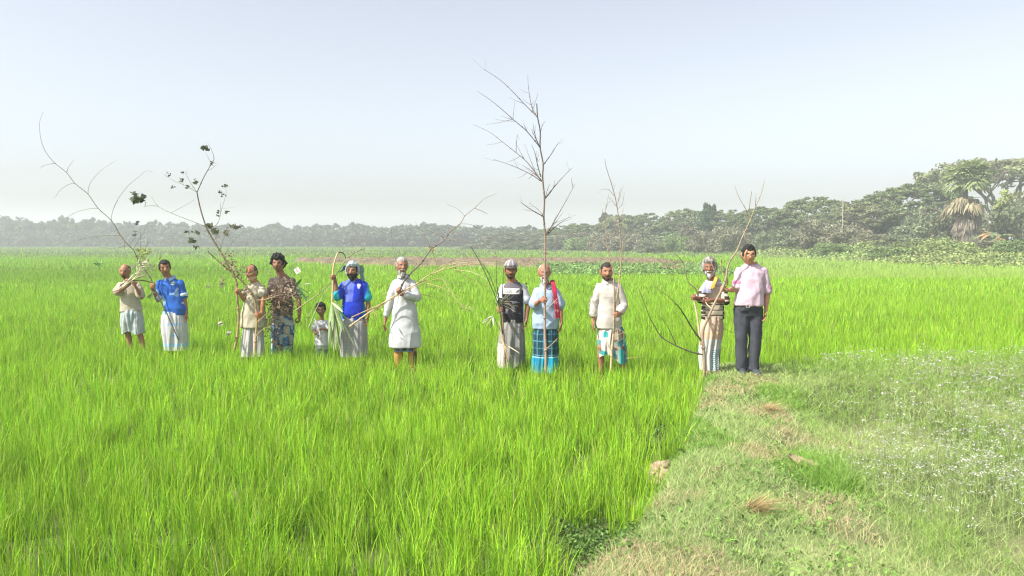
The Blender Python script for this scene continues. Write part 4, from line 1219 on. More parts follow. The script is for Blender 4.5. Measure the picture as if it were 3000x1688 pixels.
GRIP = {}
def make_people():
    # ---------- 1: old man behind his bundle, short white lungi
    s = Person(384, 13.2, 0, 1.60, (.185, .088, .05), 'balding man in cream short sleeved shirt and knee length white wrap, bundle before his chin', .95)
    s.head(366, 795, 8, 6, 4)
    body_build(s, [s.arm(-1, (352, 832), (343, 858), (372, 823), 'grip', (.75, -.2, .25), -.9, -.5), s.arm(1, (404, 834), (415, 872), (392, 826), 'grip', (.8, 0, .3), -.4, -.8)],
               [((-.08, 0), (-.07, -.02), (-.02, 0)), ((.08, 0), (.13, -.02), (.21, 0))])
    GRIP['p1'] = s.arms[0]['X'] + s.o; GRIP['p1b'] = s.arms[1]['X'] + s.o
    sh = shirt(s, 'shirt', s.z_at(912), (.45, .40, .31), .36, .018, .024, .015, .015, seed=11)
    skirt(s, 'lungi', [(358, 414, 905), (356, 420, 940), (360, 423, 974)], lambda u, v, th, t, V: np.where((np.abs(np.sin(th + .2) + .9) < .03)[:, None], [.30, .42, .44], [.39, .42, .41]), pleat=.018, seed=11, depth=.8, hem=lambda X, Y: .03 * np.cos(X * 22))
    band(s, 'waistband', s.z_at(911), (.10, .11, .11), .034, .03)
    hair_cap(s, 'hair', (.05, .045, .04), line_rec(.10), .008, 11)
    beard(s, (.06, .05, .045), 0, .004, -.05, 11, True, False, 'moustache')
    # ---------- 2: young man, blue polo
    s = Person(512, 12.9, 0, 1.70, (.20, .095, .052), 'young man in bright blue polo shirt and white lungi with pale blue bands')
    s.head(483, 785, 28, 2, -6)
    body_build(s, [s.arm(-1, (466, 826), (463, 880), (450, 837), 'grip', (-.45, 0, .9), -.5, -.9), s.arm(1, (530, 826), (541, 878), (546, 917), 'hang', se=-.1, sf=-.2)], hipx=.02)
    GRIP['p2'] = s.arms[0]['X'] + s.o
    def c2(V, s):
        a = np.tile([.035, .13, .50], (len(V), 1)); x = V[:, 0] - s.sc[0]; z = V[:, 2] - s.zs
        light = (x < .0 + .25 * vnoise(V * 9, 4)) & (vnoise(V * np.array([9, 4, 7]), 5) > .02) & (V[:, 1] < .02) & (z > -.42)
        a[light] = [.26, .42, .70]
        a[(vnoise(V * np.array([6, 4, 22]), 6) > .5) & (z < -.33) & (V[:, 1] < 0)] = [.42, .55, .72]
        return a
    sh = shirt(s, 'polo_shirt', s.z_at(920), c2, .40, .018, .022, .012, .013, seed=12)
    collar(s, (.28, .44, .70))
    decal(s, 'emblem', 514, 827, .06, .045, (.55, .62, .20), sh, [(-1, -.6), (1, -.6), (1, .1), (.4, .3), (0, 1), (-.4, .3), (-1, .1)])
    decal(s, 'emblem_text', 514, 833, .062, .012, (.75, .75, .55), sh)
    for a in s.arms:
        e, d, r = a['cuff']; V, F = tube([e - d * .018, e + d * .006], [r + .009, r + .009], 18); mesh_obj('cuff', V, F, M_cloth(), s.root, np.tile([.60, .66, .75], (len(V), 1)), True)
    def l2(u, v, th, t, V):
        c = np.tile([.50, .50, .51], (len(u), 1)); 
        b = ((v % .185) < .042) & (vnoise(np.stack([u * 6, v * 5, 0 * u], 1), 3) > -.05); c[b] = [.28, .46, .68]
        b2 = ((v > .53) & (v < .575)); c[b2] = [.34, .52, .74]
        return c
    skirt(s, 'lungi', [(473, 545, 912), (474, 550, 960), (481, 552, 1026)], l2, pleat=.012, seed=12)
    hair_cap(s, 'hair', (.012, .010, .009), line_full, .013, 12)
    # ---------- 3: old man with an orange cloth under his chin
    s = Person(742, 12.3, 0, 1.62, (.24, .105, .05), 'older man in long cream shirt with an orange face mask pulled under his chin', .92)
    s.head(737, 799, -18, 4, 0)
    body_build(s, [s.arm(-1, (727, 838), (716, 878), (694, 854), 'grip', (-.05, 0, 1), -.5, -.7), s.arm(1, (765, 838), (772, 874), (753, 924, -.23), 'grip', (.03, 0, 1), -.6)], hipx=.0)
    GRIP['p3a'] = s.arms[0]['X'] + s.o; GRIP['p3b'] = s.arms[1]['X'] + s.o
    shirt(s, 'long_shirt', s.z_at(958), lambda V, s: np.tile([.47, .42, .31], (len(V), 1)) * (1 - .25 * (vnoise(V * 22, 6) > .45))[:, None], .25, .028, .03, .04, .014, seed=13)
    def l3(u, v, th, t, V):
        c = np.tile([.41, .40, .38], (len(u), 1)); c[(u % .09) < .012] = [.45, .43, .42]; c[(v % .11) < .010] = [.48, .46, .45]
        c[np.abs(np.abs(np.sin(th * 2 + .5)) - .2) < .04] *= .8
        return c
    skirt(s, 'lungi', [(714, 768, 945), (710, 774, 990), (706, 777, 1044)], l3, pleat=.015, seed=13)
    hair_cap(s, 'hair', (.03, .025, .022), line_rec(.05), .008, 13)
    def mk(P, D):
        z, y = P[:, 2], P[:, 1]; k = np.minimum(np.minimum(-.068 - z + .2 * np.abs(P[:, 0]), .03 - y), z + .16)
        return np.where(k > 0, .006 + .010 * sm(0, .02, k) * (1 + .3 * vnoise(P * 50, 2)), -.006)
    V, F, t = cap_over_head(mk); mesh_obj('face_mask', s.h2w(V), F, M_cloth(), s.root, np.where((V[:, 0] > -.01)[:, None], [.60, .38, .24], [.58, .46, .36]), True)
    # ---------- 4: tall young man
    s = Person(826, 12.7, 0, 1.80, (.155, .072, .042), 'tall young man in dark grey brown shirt and blue patterned lungi')
    s.head(815, 772, 4, 0, 0)
    body_build(s, [s.arm(-1, (797, 818), (790, 870), (812, 880), 'grip', (.3, 0, .9), -.5, -.9), s.arm(1, (857, 819), (876, 880), (877, 926), 'fist', se=-.2, sf=-.5)], hipx=.0)
    GRIP['p4'] = s.arms[0]['X'] + s.o
    shirt(s, 'shirt', s.z_at(925), lambda V, s: np.where((vnoise(V * np.array([9, 9, 5]), 8) > .28)[:, None], [.20, .15, .10], [.105, .085, .075]), .36, .012, .018, .008, .007, seed=14)
    def l4(u, v, th, t, V):
        n = vnoise(np.stack([u * 9, v * 7, 0 * u], 1), 5); m_ = vnoise(np.stack([u * 16 + 5, v * 16, 0 * u], 1), 6)
        c = np.tile([.035, .11, .25], (len(u), 1)); c[n > .15] = [.06, .20, .40]; c[(n < -.12)] = [.42, .38, .32]; c[(n < -.12) & (m_ > .1)] = [.16, .10, .07]; c[m_ > .42] = [.45, .50, .50]
        return c
    skirt(s, 'lungi', [(797, 858, 915), (795, 862, 960), (798, 858, 1038)], l4, pleat=.015, seed=14)
    hair_cap(s, 'hair', (.010, .009, .008), line_full, .030, 14, noise_a=.6, nz=30)
    # ---------- 5: small boy
    s = Person(941, 12.5, 0, 1.03, (.155, .075, .043), 'small boy in white T-shirt with a dark print, holding a white stick', 1.0)
    s.head(940, 906, 10, 6, -4, .86, dy=-.02)
    body_build(s, [s.arm(-1, (924, 942), (920, 966), (925, 978), 'grip', (-.15, -.2, 1), -.4, -.8), s.arm(1, (960, 942), (966, 968), (938, 965), 'grip', (-.15, -.2, 1), -.3, -.8)])
    GRIP['p5'] = s.arms[1]['X'] + s.o
    sh = shirt(s, 't_shirt', s.z_at(1012), (.50, .50, .51), .38, .014, .024, .012, .005, seed=15)
    decal(s, 'print', 939, 953, .055, .025, (.08, .20, .28), sh, [(-1, -1), (1, -1), (.6, .3), (0, 1), (-.6, .2)])
    decal(s, 'print', 938, 983, .07, .03, (.13, .14, .18), sh, [(-1, .6), (-.2, 1), (.1, .3), (1, .6), (.7, -.2), (.2, -.1), (.1, -1), (-.4, -.9), (-.2, 0), (-.9, 0)])
    mb = MB()
    z0 = s.z_at(1004); mb.add(*ring_loft([(0, 0, z0 - .09, .085, .07), (0, 0, z0 - .02, .098, .08), (0, 0, z0 + .03, .095, .075)]))
    for Hp, K, A in s.legs: mb.add(*tube([(Hp[0], 0, z0 - .03), K, A + (0, 0, .02)], [.062, .050, .042], 14))
    V, F, N = remesh(mb, .007, 2); V = folds(V, N, .005, (14, 14, 18), 5); mesh_obj('trousers', V, F, M_cloth(), s.root, np.where((V[:, 2] < s.z_at(1022))[:, None], [.14, .17, .21], [.35, .37, .40]), True)
    hair_cap(s, 'hair', (.012, .010, .009), line_full, .014, 15)
    # ---------- 6: bearded man in royal blue jersey, grey head cloth
    s = Person(1036, 12.0, 0, 1.68, (.165, .078, .045), 'bearded man in royal blue jersey and grey lungi with a grey cloth over his head', 1.0)
    s.head(1033, 793, -4, 0, 0)
    body_build(s, [s.arm(-1, (1006, 831), (988, 868), (975, 812), 'grip', (.03, 0, 1), -.6, -.7), s.arm(1, (1067, 831), (1078, 886), (1078, 924), 'hang', se=-.1, sf=-.3)])
    GRIP['p6'] = s.arms[0]['X'] + s.o
    def c6(V, s):
        a = np.tile([.02, .045, .48], (len(V), 1)); x = V[:, 0] - s.sc[0]; z = V[:, 2] - s.zs
        sl = sm(s.sw + .035, s.sw + .075, np.abs(x) + .25 * np.clip(-z - .1, 0, .2) * (z < -.05))[:, None]
        a = a * (1 - sl) + np.array([.03, .42, .48]) * sl
        gl = (x > -.17) & (x < .03 + .1 * z) & (z > -.27) & (vnoise(V * np.array([7, 3, 5]), 4) > -.12) & (V[:, 1] < .03); a[gl] = [.12, .16, .58]
        return a
    sh = shirt(s, 'jersey', s.z_at(938), c6, .40, .020, .028, .012, .012, seed=16, belly=.01)
    decal(s, 'emblem', 1055, 838, .055, .08, (.55, .50, .62), sh, [(-.8, 1), (.8, 1), (1, .2), (.5, -.7), (0, -1), (-.5, -.7), (-1, .2)])
    decal(s, 'emblem_centre', 1055, 838, .028, .045, (.75, .55, .35), sh, [(-.8, 1), (.8, 1), (0, -1)])
    def l6(u, v, th, t, V):
        c = np.tile([.34, .325, .33], (len(u), 1)); c[(u % .05) < .006] *= .86; c[(v % .05) < .006] *= .86; return c
    skirt(s, 'lungi', [(1001, 1073, 925), (998, 1075, 980), (997, 1076, 1044)], l6, pleat=.016, seed=16, tuckx=-.35)
    hair_cap(s, 'hair', (.012, .010, .009), line_full, .010, 16)
    beard(s, (.018, .014, .012), .022, .012, -.045, 16)
    def tb(P, D):
        x, y, z = P[:, 0], P[:, 1], P[:, 2]
        k = np.maximum(z - .052, np.where(np.abs(x) > .048, np.minimum(y + .03, z + .06), np.minimum(y + .0, z + .08)))
        rid = 1 - 2 * np.abs(vnoise(P * np.array([16, 16, 34]) + (x * 40)[:, None] * .3, 4))
        return np.where(k > 0, .006 + .018 * sm(0, .02, k) + .007 * rid, -.008)
    V, F, t = cap_over_head(tb); mesh_obj('head_cloth', s.h2w(V), F, M_cloth(), s.root, np.tile([.30, .36, .38], (len(V), 1)) * (1 + .25 * vnoise(V * 30, 3))[:, None], True)
    for (ax, ay), (bx_, by), wv, cc in (((1008, 782), (998, 796), .05, (.12, .20, .22)), ((1052, 786), (1062, 824), .06, (.26, .35, .36))):
        a_, b_ = s.J(ax + 4, ay, .03), s.J(bx_, by, .06); P = [a_ + (b_ - a_) * t_ + np.array([0, .03 * math.sin(t_ * 3), 0]) for t_ in np.linspace(-.2, 1, 10)]
        mb = MB(); strip(mb, P, [np.array([1, .35, .05]) * wv * (.75 - .35 * t_ + .12 * math.sin(t_ * 8)) for t_ in np.linspace(0, 1, 10)], lambda V, cc=cc: np.array(cc) * (1 + .2 * vnoise(V * 25, 2))[:, None], .008)
        mb.build('cloth_tail', M_cloth(), s.root, True)
    # ---------- 7: man in white kurta
    s = Person(1186, 11.7, 0, 1.74, (.17, .075, .045), 'grey haired bearded man in long white tunic holding two bare branches', .92)
    s.browc = np.array([.12, .11, .10])
    s.head(1177, 779, 22, 0, 2)
    body_build(s, [s.arm(-1, (1157, 826), (1141, 890), (1129, 938), 'hang', se=-.2, sf=-.3), s.arm(1, (1209, 826), (1222, 872), (1168, 850), 'grip', (.88, 0, .45), -.4, -.9)],
               [((-.09, 0), (-.10, -.02), (-.10, 0)), ((.09, 0), (.10, -.02), (.12, 0))])
    GRIP['p7'] = s.arms[1]['X'] + s.o
    shirt(s, 'tunic', s.z_at(1016), lambda V, s: np.tile([.50, .50, .51], (len(V), 1)), .88, .018, .022, .085, .012, seed=17, freq=(8, 8, 2.4))
    collar(s, (.50, .50, .51), .02, .01, 'stand_collar', .006)
    mb = MB(); P = [s.J(1177 + .5 * i, 838 + i * 9, 0) + np.array([0, -.5, 0]) for i in range(3)]
    def l7(u, v, th, t, V):
        c = np.tile([.055, .065, .095], (len(u), 1)); c[(u % .09) < .02] = [.20, .26, .34]; c[(v % .09) < .02] = [.16, .20, .26]; return c
    skirt(s, 'lungi', [(1158, 1213, 990), (1156, 1215, 1010), (1156, 1220, 1028)], l7, pleat=.012, seed=17, depth=.8)
    mb = MB()
    for Hp, K, A in s.legs: mb.add(*tube([K + (0, 0, .2), K, A], [.085, .075, .062], 16))
    V, F, N = remesh(mb, .008, 2); V = folds(V, N, .007, (14, 14, 8), 7); mesh_obj('trousers', V, F, M_cloth(), s.root, np.where((vnoise(V * np.array([20, 20, 4]), 3) > .15)[:, None], [.10, .06, .05], [.48, .25, .07]), True)
    hair_cap(s, 'hair', (.32, .31, .29), lambda P, D: line_full(P, D) - .008, .006, 17)
    beard(s, (.42, .40, .37), .035, .009, -.060, 17, wx=.052)
    # ---------- 8: man with cap and black white shirt
    s = Person(1503, 11.3, 0, 1.70, (.165, .072, .04), 'man in striped cap and black and white sports shirt gripping a bundle of thin stems', 1.0)
    s.head(1496, 791, 6, 3, 3)
    body_build(s, [s.arm(-1, (1473, 838), (1466, 892), (1467, 911), 'grip', (.0, -.1, 1), -.5, -.9), s.arm(1, (1533, 838), (1546, 894), (1543, 934), 'hang', se=-.1, sf=-.3)], hipx=.0)
    GRIP['p8'] = s.arms[0]['X'] + s.o
    def c8(V, s):
        x = V[:, 0] - s.sc[0]; z = V[:, 2] - s.zs
        a = np.tile([.028, .026, .032], (len(V), 1))
        a[(z > -.115)] = [.13, .115, .13]
        rag = np.abs(x) > (.135 + .55 * np.clip(-z - .0, -.09, 0) + .0) ; side = np.abs(x) > .145 + .0 * z
        a[(rag & (z > -.16)) | (np.abs(x) > s.sw + .005)] = [.50, .50, .54]
        a[side & (z < -.14)] = [.62, .64, .70]
        a[(np.abs(np.abs(x) - .137 + .10 * (z > -.1) * (z + .1) / .1 * 0) < .010) & (z < -.05) & (V[:, 1] < 0)] = [.03, .028, .033]
        pr = (vnoise(V * np.array([22, 10, 30]), 5) > .42) & (z < -.22) & (z > -.40) & (np.abs(x) < .12); a[pr] = [.17, .17, .19]
        return a
    sh = shirt(s, 'sports_shirt', s.z_at(943), c8, .38, .014, .026, .008, .006, seed=18)
    decal(s, 'chest_band', 1498, 852, .24, .085, (.58, .56, .55), sh)
    from mathutils.bvhtree import BVHTree
    for i, (x0, kind) in enumerate([(1482, 'B'), (1487, 'o'), (1492, 'B'), (1497, 'o')]):
        for q, (ox, oy, w_, h_) in enumerate([(-1.6, 0, .005, .036), (1.2, 0, .005, .036), (-.2, -4.2, .018, .005), (-.2, 0, .018, .005), (-.2, 4.2, .018, .005)]):
            d_ = decal(s, 'lettering', x0 + ox * .75, 852 + oy * .9, w_, h_, (.42, .42, .44), sh)
            if d_:
                for v_ in d_.data.vertices: v_.co.y -= .003
    d_ = decal(s, 'chest_mark', 1516, 852, .07, .045, (.03, .03, .035), sh, [(-1, -.9), (0, -.5), (1, .9), (.2, .6), (-.3, 0)])
    for v_ in d_.data.vertices: v_.co.y -= .003
    decal(s, 'sleeve_mark', 1542, 831, .028, .035, (.05, .05, .08), sh, [(-1, 0), (0, 1), (1, .2), (.2, -1)])
    decal(s, 'sleeve_mark', 1544, 841, .026, .045, (.05, .05, .08), sh, [(-1, 1), (.2, .6), (1, -1), (0, -.6)])
    def l8(u, v, th, t, V):
        c = np.tile([.26, .25, .235], (len(u), 1)); c[(u % .06) < .008] = [.24, .23, .22]; c[(v % .06) < .008] = [.25, .24, .23]
        c[(V[:, 0] < -.10) & (v > .35)] = [.50, .44, .42]; return c
    skirt(s, 'lungi', [(1470, 1536, 935), (1462, 1538, 985), (1459, 1539, 1040), (1458, 1538, 1076)], l8, pleat=.014, seed=18, hem=lambda X, Y: .07 * sm(-.05, .2, X))
    hair_cap(s, 'hair', (.012, .010, .009), line_full, .006, 18)
    beard(s, (.04, .028, .022), .0, .004, -.062, 18)
    def cp(P, D):
        z = P[:, 2]; k = z - .036 + .10 * P[:, 1]
        return np.where(k > 0, .012 + .010 * sm(0, .02, k), -.008)
    V, F, t = cap_over_head(cp); ang = np.arctan2(V[:, 0], V[:, 1]); Cc = np.where((np.sin(ang * 9) > .2)[:, None], [.38, .35, .35], [.20, .18, .19])
    cpo = mesh_obj('cap', s.h2w(V), F, M_cloth(), s.root, Cc, True)
    mb = MB(); u = np.linspace(-1, 1, 15); rr = np.linspace(0, 1, 6)
    U_, Rr = np.meshgrid(u, rr, indexing='ij'); X = U_ * (.078 - .006 * Rr); Yv = -.082 * np.sqrt(np.clip(1 - (U_ * .9) ** 2, 0, 1)) - .062 * Rr * np.sqrt(np.clip(1 - U_ ** 2 * .95, 0, 1)); Zv = .050 - .012 * Rr - .016 * U_ ** 2
    G = np.stack([X, Yv, Zv], -1); G2 = np.concatenate([G, G[:, ::-1] - (0, 0, .006)], 1)
    mb.add(s.h2w(G2.reshape(-1, 3)), grid_faces(15, 12), (.10, .075, .075)); mb.build('peak', M_cloth(), cpo, True)
    # ---------- 9: white bearded man, light blue shirt, tall pole
    s = Person(1598, 10.95, 0, 1.66, (.19, .085, .053), 'white bearded bald man in pale blue shirt with a red cloth over one shoulder', .98)
    s.browc = np.array([.3, .28, .26])
    s.head(1595, 798, 3, 4, 0)
    body_build(s, [s.arm(-1, (1573, 850), (1566, 895), (1596, 880), 'grip', (0, 0, 1), -.6, -.9), s.arm(1, (1627, 850), (1642, 900), (1644, 942), 'hang', se=-.1, sf=-.2)])
    GRIP['p9'] = s.arms[0]['X'] + s.o
    shirt(s, 'shirt', s.z_at(962), lambda V, s: np.where(((V[:, 0] * 1000) % 34 < 5)[:, None], [.28, .37, .52], [.33, .42, .55]), .42, .022, .036, .02, .014, seed=19)
    collar(s, (.35, .44, .57))
    def l9(u, v, th, t, V):
        c = np.tile([.018, .055, .075], (len(u), 1)); c[(u % .10) < .009] = [.10, .28, .36]; c[(v % .10) < .010] = [.09, .25, .34]
        k = t > .66; c[k] = [.015, .30, .44]; c[k & (np.sin(th * 2.0) > .55)] = [.015, .20, .36]; c[(t > .65) & (t < .665)] = [.35, .62, .70]
        return c
    skirt(s, 'lungi', [(1562, 1636, 955), (1560, 1636, 1010), (1558, 1637, 1090)], l9, pleat=.014, seed=19)
    hair_cap(s, 'hair', (.50, .48, .45), line_rec(.105), .005, 19)
    beard(s, (.46, .45, .43), .05, .010, -.060, 19, wx=.055)
    def red(V):
        c = np.tile([.42, .035, .075], (len(V), 1)); c[((V[:, 2] * 100) % 6 < .9)] = [.58, .22, .26]; c[((V[:, 0] * 100) % 3 < .6)] = [.30, .02, .04]; return c
    mb = MB(); P = [s.J(1617, 828, .10), s.J(1618, 822, .0), s.J(1621, 832, -.13), s.J(1626, 860, -.19), s.J(1630, 890, -.19), s.J(1633, 915, -.18), s.J(1634, 931, -.17)]
    P = np.array([np.interp(np.linspace(0, 6, 26), range(7), np.array(P)[:, i]) for i in range(3)]).T
    strip(mb, P, [np.array([1, .15, 0]) * (.024 + .012 * i / 25 + .004 * math.sin(i * 1.3)) for i in range(26)], red, .009); mb.build('shoulder_cloth', M_cloth(), s.root, True)
    # ---------- 10: man in off white long sleeves
    s = Person(1783, 11.0, 0, 1.69, (.20, .092, .052), 'short bearded man in off white long sleeved shirt and hitched up teal patterned lungi', .93)
    s.head(1777, 796, 4, 2, 0)
    body_build(s, [s.arm(-1, (1755, 836), (1740, 892), (1737, 938), 'hang', se=-.1, sf=-.4), s.arm(1, (1812, 836), (1826, 894), (1803, 922), 'grip', (.03, 0, 1), -.3, -.9)],
               [((-.08, 0), (-.11, -.05), (-.10, 0)), ((.08, 0), (.17, -.02), (.22, .02))])
    GRIP['p10'] = s.arms[1]['X'] + s.o
    shirt(s, 'shirt', s.z_at(960), (.50, .46, .42), .86, .024, .026, .028, .016, seed=20)
    collar(s, (.47, .43, .39))
    e, d, r = s.arms[0]['cuff']; V, F = tube([e - d * .05, e + d * .003], [r + .006, r + .006], 18); mesh_obj('cuff', V, F, M_cloth(), s.root, np.tile([.70, .62, .50], (len(V), 1)), True)
    def l10(u, v, th, t, V):
        n = vnoise(np.stack([u * 10, v * 8, 0 * u], 1), 5); m_ = vnoise(np.stack([u * 18 + 5, v * 18, 0 * u], 1), 6); x = V[:, 0]
        c = np.tile([.62, .58, .52], (len(u), 1)); k = x > .02; c[k] = [.15, .11, .09]; c[k & (m_ > .05)] = [.34, .30, .25]
        c[(n > .30)] = [.05, .36, .36]; c[(u % .12) < .010] = [.45, .34, .18]; c[k & (n < -.3)] = [.06, .22, .27]
        return c
    skirt(s, 'lungi', [(1752, 1827, 952), (1749, 1832, 1000), (1751, 1838, 1046)], l10, pleat=.018, seed=20, hem=lambda X, Y: .05 * np.sin(X * 14 + 2) - .04 * sm(0, .2, X))
    hair_cap(s, 'hair', (.03, .022, .018), lambda P, D: line_full(P, D) - .010, .008, 20)
    beard(s, (.07, .045, .035), .0, .004, -.062, 20)
    # ---------- 11: old man with white beard, striped sweater
    gx = PX(2090, 1000, 10.6); g11 = .19
    s = Person(2088, 10.45, g11, 1.57, (.15, .066, .042), 'old man with bushy white beard in cream and black striped pullover, cloth on head', .92)
    s.browc = np.array([.25, .23, .22])
    s.head(2078, 781, -14, 8, -3)
    body_build(s, [s.arm(-1, (2066, 836), (2052, 878), (2032, 872, -.34), 'grip', (-.05, 0, 1), -.8), s.arm(1, (2112, 836), (2126, 882), (2066, 884, -.27), 'grip', (-.3, 0, 1), -.8)])
    GRIP['p11'] = s.arms[0]['X'] + s.o
    def c11(V, s):
        z = s.zs - V[:, 2]; x = V[:, 0] - s.sc[0]
        a = np.tile([.55, .48, .38], (len(V), 1)); a[(z > .17) & ((z - .17) % .075 < .017)] = [.06, .045, .04]; a[(z > .24) & ((z - .13) % .082 < .012)] = [.30, .22, .14]
        a[(np.abs(x) > s.sw + .01) & (z > .05) & ((z % .07) < .035)] = [.04, .03, .028]
        return a
    shirt(s, 'pullover', s.z_at(935), c11, .50, .020, .024, .004, .009, seed=21)
    def l11(u, v, th, t, V):
        x = V[:, 0]; c = np.tile([.56, .40, .30], (len(u), 1)); k = t > .42; c[k] = [.50, .49, .47]
        q = (t > .60) & (x > -.02); c[q] = [.50, .55, .55]; c[q & (((v + u * .4) % .028) < .011)] = [.07, .20, .24]; c[(t > .3) & (t < .33)] = [.55, .38, .24]
        return c
    skirt(s, 'lungi', [(2053, 2122, 925), (2050, 2117, 980), (2047, 2106, 1040), (2052, 2106, 1084)], l11, pleat=.016, seed=21)
    beard(s, (.52, .51, .50), .02, .020, -.058, 21, wx=.056)
    def tb2(P, D):
        x, y, z = P[:, 0], P[:, 1], P[:, 2]
        k = np.maximum(z - .055, np.where(np.abs(x) > .045, np.minimum(y + .05, z + .10), np.minimum(y + .0, z + .10)))
        return np.where(k > 0, .006 + .014 * sm(0, .02, k) + .005 * (1 - 2 * np.abs(vnoise(P * np.array([20, 20, 40]), 4))), -.008)
    V, F, t = cap_over_head(tb2); mesh_obj('head_cloth', s.h2w(V), F, M_cloth(), s.root, np.where((vnoise(V * 40, 5) > 0)[:, None], [.30, .29, .27], [.14, .13, .12]), True)
    mb = MB(); cc = s.sc + np.array([0, 0, .055])
    V, F = tube([cc + (math.cos(a) * .085, math.sin(a) * .08 - .005, .012 * math.sin(a * 2) - .03 * (math.sin(a) < 0)) for a in np.linspace(0, 6.2, 24)], [.026] * 24, 10); mb.add(V, F, (.42, .42, .50)); mb.build('scarf', M_cloth(), s.root, True)
    mb = MB(); P = [s.J(2076, 828, -.12), s.J(2073, 838, -.155), s.J(2071, 850, -.17), s.J(2070, 858, -.165)]; strip(mb, P, [np.array([1, 0, 0]) * .065] * 4, (.40, .40, .55), .007)
    P = [s.J(2099, 812, -.09), s.J(2095, 824, -.14), s.J(2090, 834, -.165), s.J(2086, 846, -.175)]; strip(mb, P, [np.array([1, 0, .3]) * .026] * 4, (.70, .36, .06), .009); mb.build('scarf_end', M_cloth(), s.root, True)
    # ---------- 12: man in pink shirt, spectacles
    s = Person(2192, 10.2, .235, 1.70, (.27, .135, .075), 'man with spectacles in pale pink shirt, belt and charcoal trousers', 1.02)
    s.head(2193, 746, -3, 2, 0)
    body_build(s, [s.arm(-1, (2165, 790), (2157, 848), (2118, 846, -.10), 'grip', (.4, 0, 1), -.3), s.arm(1, (2237, 790), (2248, 858), (2244, 908), 'hang', se=-.1, sf=-.4)],
               [((-.085, 0), (-.095, -.03), (-.07, 0)), ((.085, 0), (.09, -.03), (.075, -.02))], hipx=.0)
    GRIP['p12'] = s.arms[0]['X'] + s.o
    zb = s.z_at(893)
    sh = shirt(s, 'shirt', zb - .005, (.54, .40, .475), .49, .022, .018, .010, .016, seed=22, belly=.018)
    collar(s, (.50, .38, .46), .04, .05)
    for a in s.arms:
        e, d, r = a['cuff']; V, F = tube([e - d * .05, e - d * .03, e + d * .004], [r + .004, r + .006, r + .003], 20); mesh_obj('cuff', V, F, M_cloth(), s.root, np.tile([.58, .24, .37], (len(V), 1)), True)
    for i in range(4):
        x, y = 2196 + i * .3, 800 + i * 22; d_ = decal(s, 'button', x, y, .010, .010, (.6, .55, .6), sh)
    mb = MB()
    mb.add(*ring_loft(torso_rings(s, .018, s.zh - .10, zb, 0, 10, .012)))
    for i, (Hp, K, A) in enumerate(s.legs): mb.add(*tube([Hp + (0, 0, -.02), Hp * .5 + K * .5, K, K * .5 + A * .5, A + (0, 0, -.02)], [.108, .096, .078, .074, .072], 18))
    V, F, N = remesh(mb, .008, 3); V = folds(V, N, .010, (9, 9, 4.5), 22); V = folds(V, N, .004, (14, 14, 10), 23)
    tr = mesh_obj('trousers', V, F, M_cloth(), s.root, np.tile([.06, .063, .078], (len(V), 1)) * (1 + .12 * vnoise(V * np.array([60, 60, 4]), 2))[:, None], True)
    bl = band(s, 'belt', zb + .002, (.022, .014, .012), .030, .036, mat('leather', .4, .5, .2, 80), belly=.012)
    bc = s.J(2180, 892, 0); hit_y = -(.108 * s.k * s.b + .012 + .030 + .02)
    mb = MB(); q = np.array([(-.024, -.02), (.024, -.02), (.024, .02), (-.024, .02), (-.024, -.02)]); mb.add(*tube([(a, hit_y, b) for a, b in q], [.0035] * 5, 6), (.65, .62, .58))
    o = mb.build('buckle', mat('steel', .25, .8), bl, True); o.location = (bc[0], 0, zb + .002)
    decal(s, 'pocket_flap', 2173, 911, .10, .022, (.03, .031, .037), tr)
    for i, (Hp, K, A) in enumerate(s.legs):
        sx = -1 if i == 0 else 1; mb = MB()
        mb.add(*tube([A + (0, .06, -.045), A + (sx * .005, -.02, -.04), A + (sx * .02, -.12, -.055), A + (sx * .025, -.19, -.065)], [.038, .046, .042, .028], 14)); mb.add(*tube([A + (0, 0, .03), A + (0, 0, -.04)], [.045, .048], 14))
        V, F, N = remesh(mb, .008, 2); V[:, 2] = np.maximum(V[:, 2], .002); mesh_obj('shoe', V, F, mat('shoe', .5, .4), s.root, np.tile([.05, .055, .07], (len(V), 1)), True)
    hair_cap(s, 'hair', (.013, .011, .010), line_full, .010, 22)
    mb = MB()
    for sx in (-1, 1):
        P = [(sx * .033 + .025 * math.copysign(abs(math.cos(a)) ** .6, math.cos(a)), -.106 + .02 * (sx * .033 + .025 * math.cos(a)) ** 2 * 60, .002 + .016 * math.copysign(abs(math.sin(a)) ** .7, math.sin(a))) for a in np.linspace(0, 6.283, 22)]
        mb.add(*tube(s.h2w(np.array(P)), .0022, 6), (.03, .025, .025))
        mb.add(*tube(s.h2w(np.array([(sx * .058, -.098, .008), (sx * .078, -.04, .006), (sx * .079, .01, .002)])), .002, 6), (.03, .025, .025))
    mb.add(*tube(s.h2w(np.array([(-.009, -.103, .006), (0, -.106, .009), (.009, -.103, .006)])), .002, 6), (.03, .025, .025))
    mb.build('spectacles', mat('frame', .3, .5), s.root, True)
# ------------------------------------------------------------------ branches and sticks
def smooth_pts(P, n):
    """Catmull-Rom through the rows of P"""
    P = np.asarray(P, float)
    if len(P) < 3: return np.array([P[0] + (P[-1] - P[0]) * t for t in np.linspace(0, 1, n)])
    Q = np.vstack([2 * P[0] - P[1], P, 2 * P[-1] - P[-2]]); out = []
    for i in range(1, len(Q) - 2):
        k = max(2, n // (len(P) - 1))
        for t in np.linspace(0, 1, k, endpoint=False):
            a, b, c, d = Q[i - 1], Q[i], Q[i + 1], Q[i + 2]
            out.append(.5 * ((2 * b) + (c - a) * t + (2 * a - 5 * b + 4 * c - d) * t ** 2 + (3 * b - a - 3 * c + d) * t ** 3))
    out.append(P[-1]); return np.array(out)

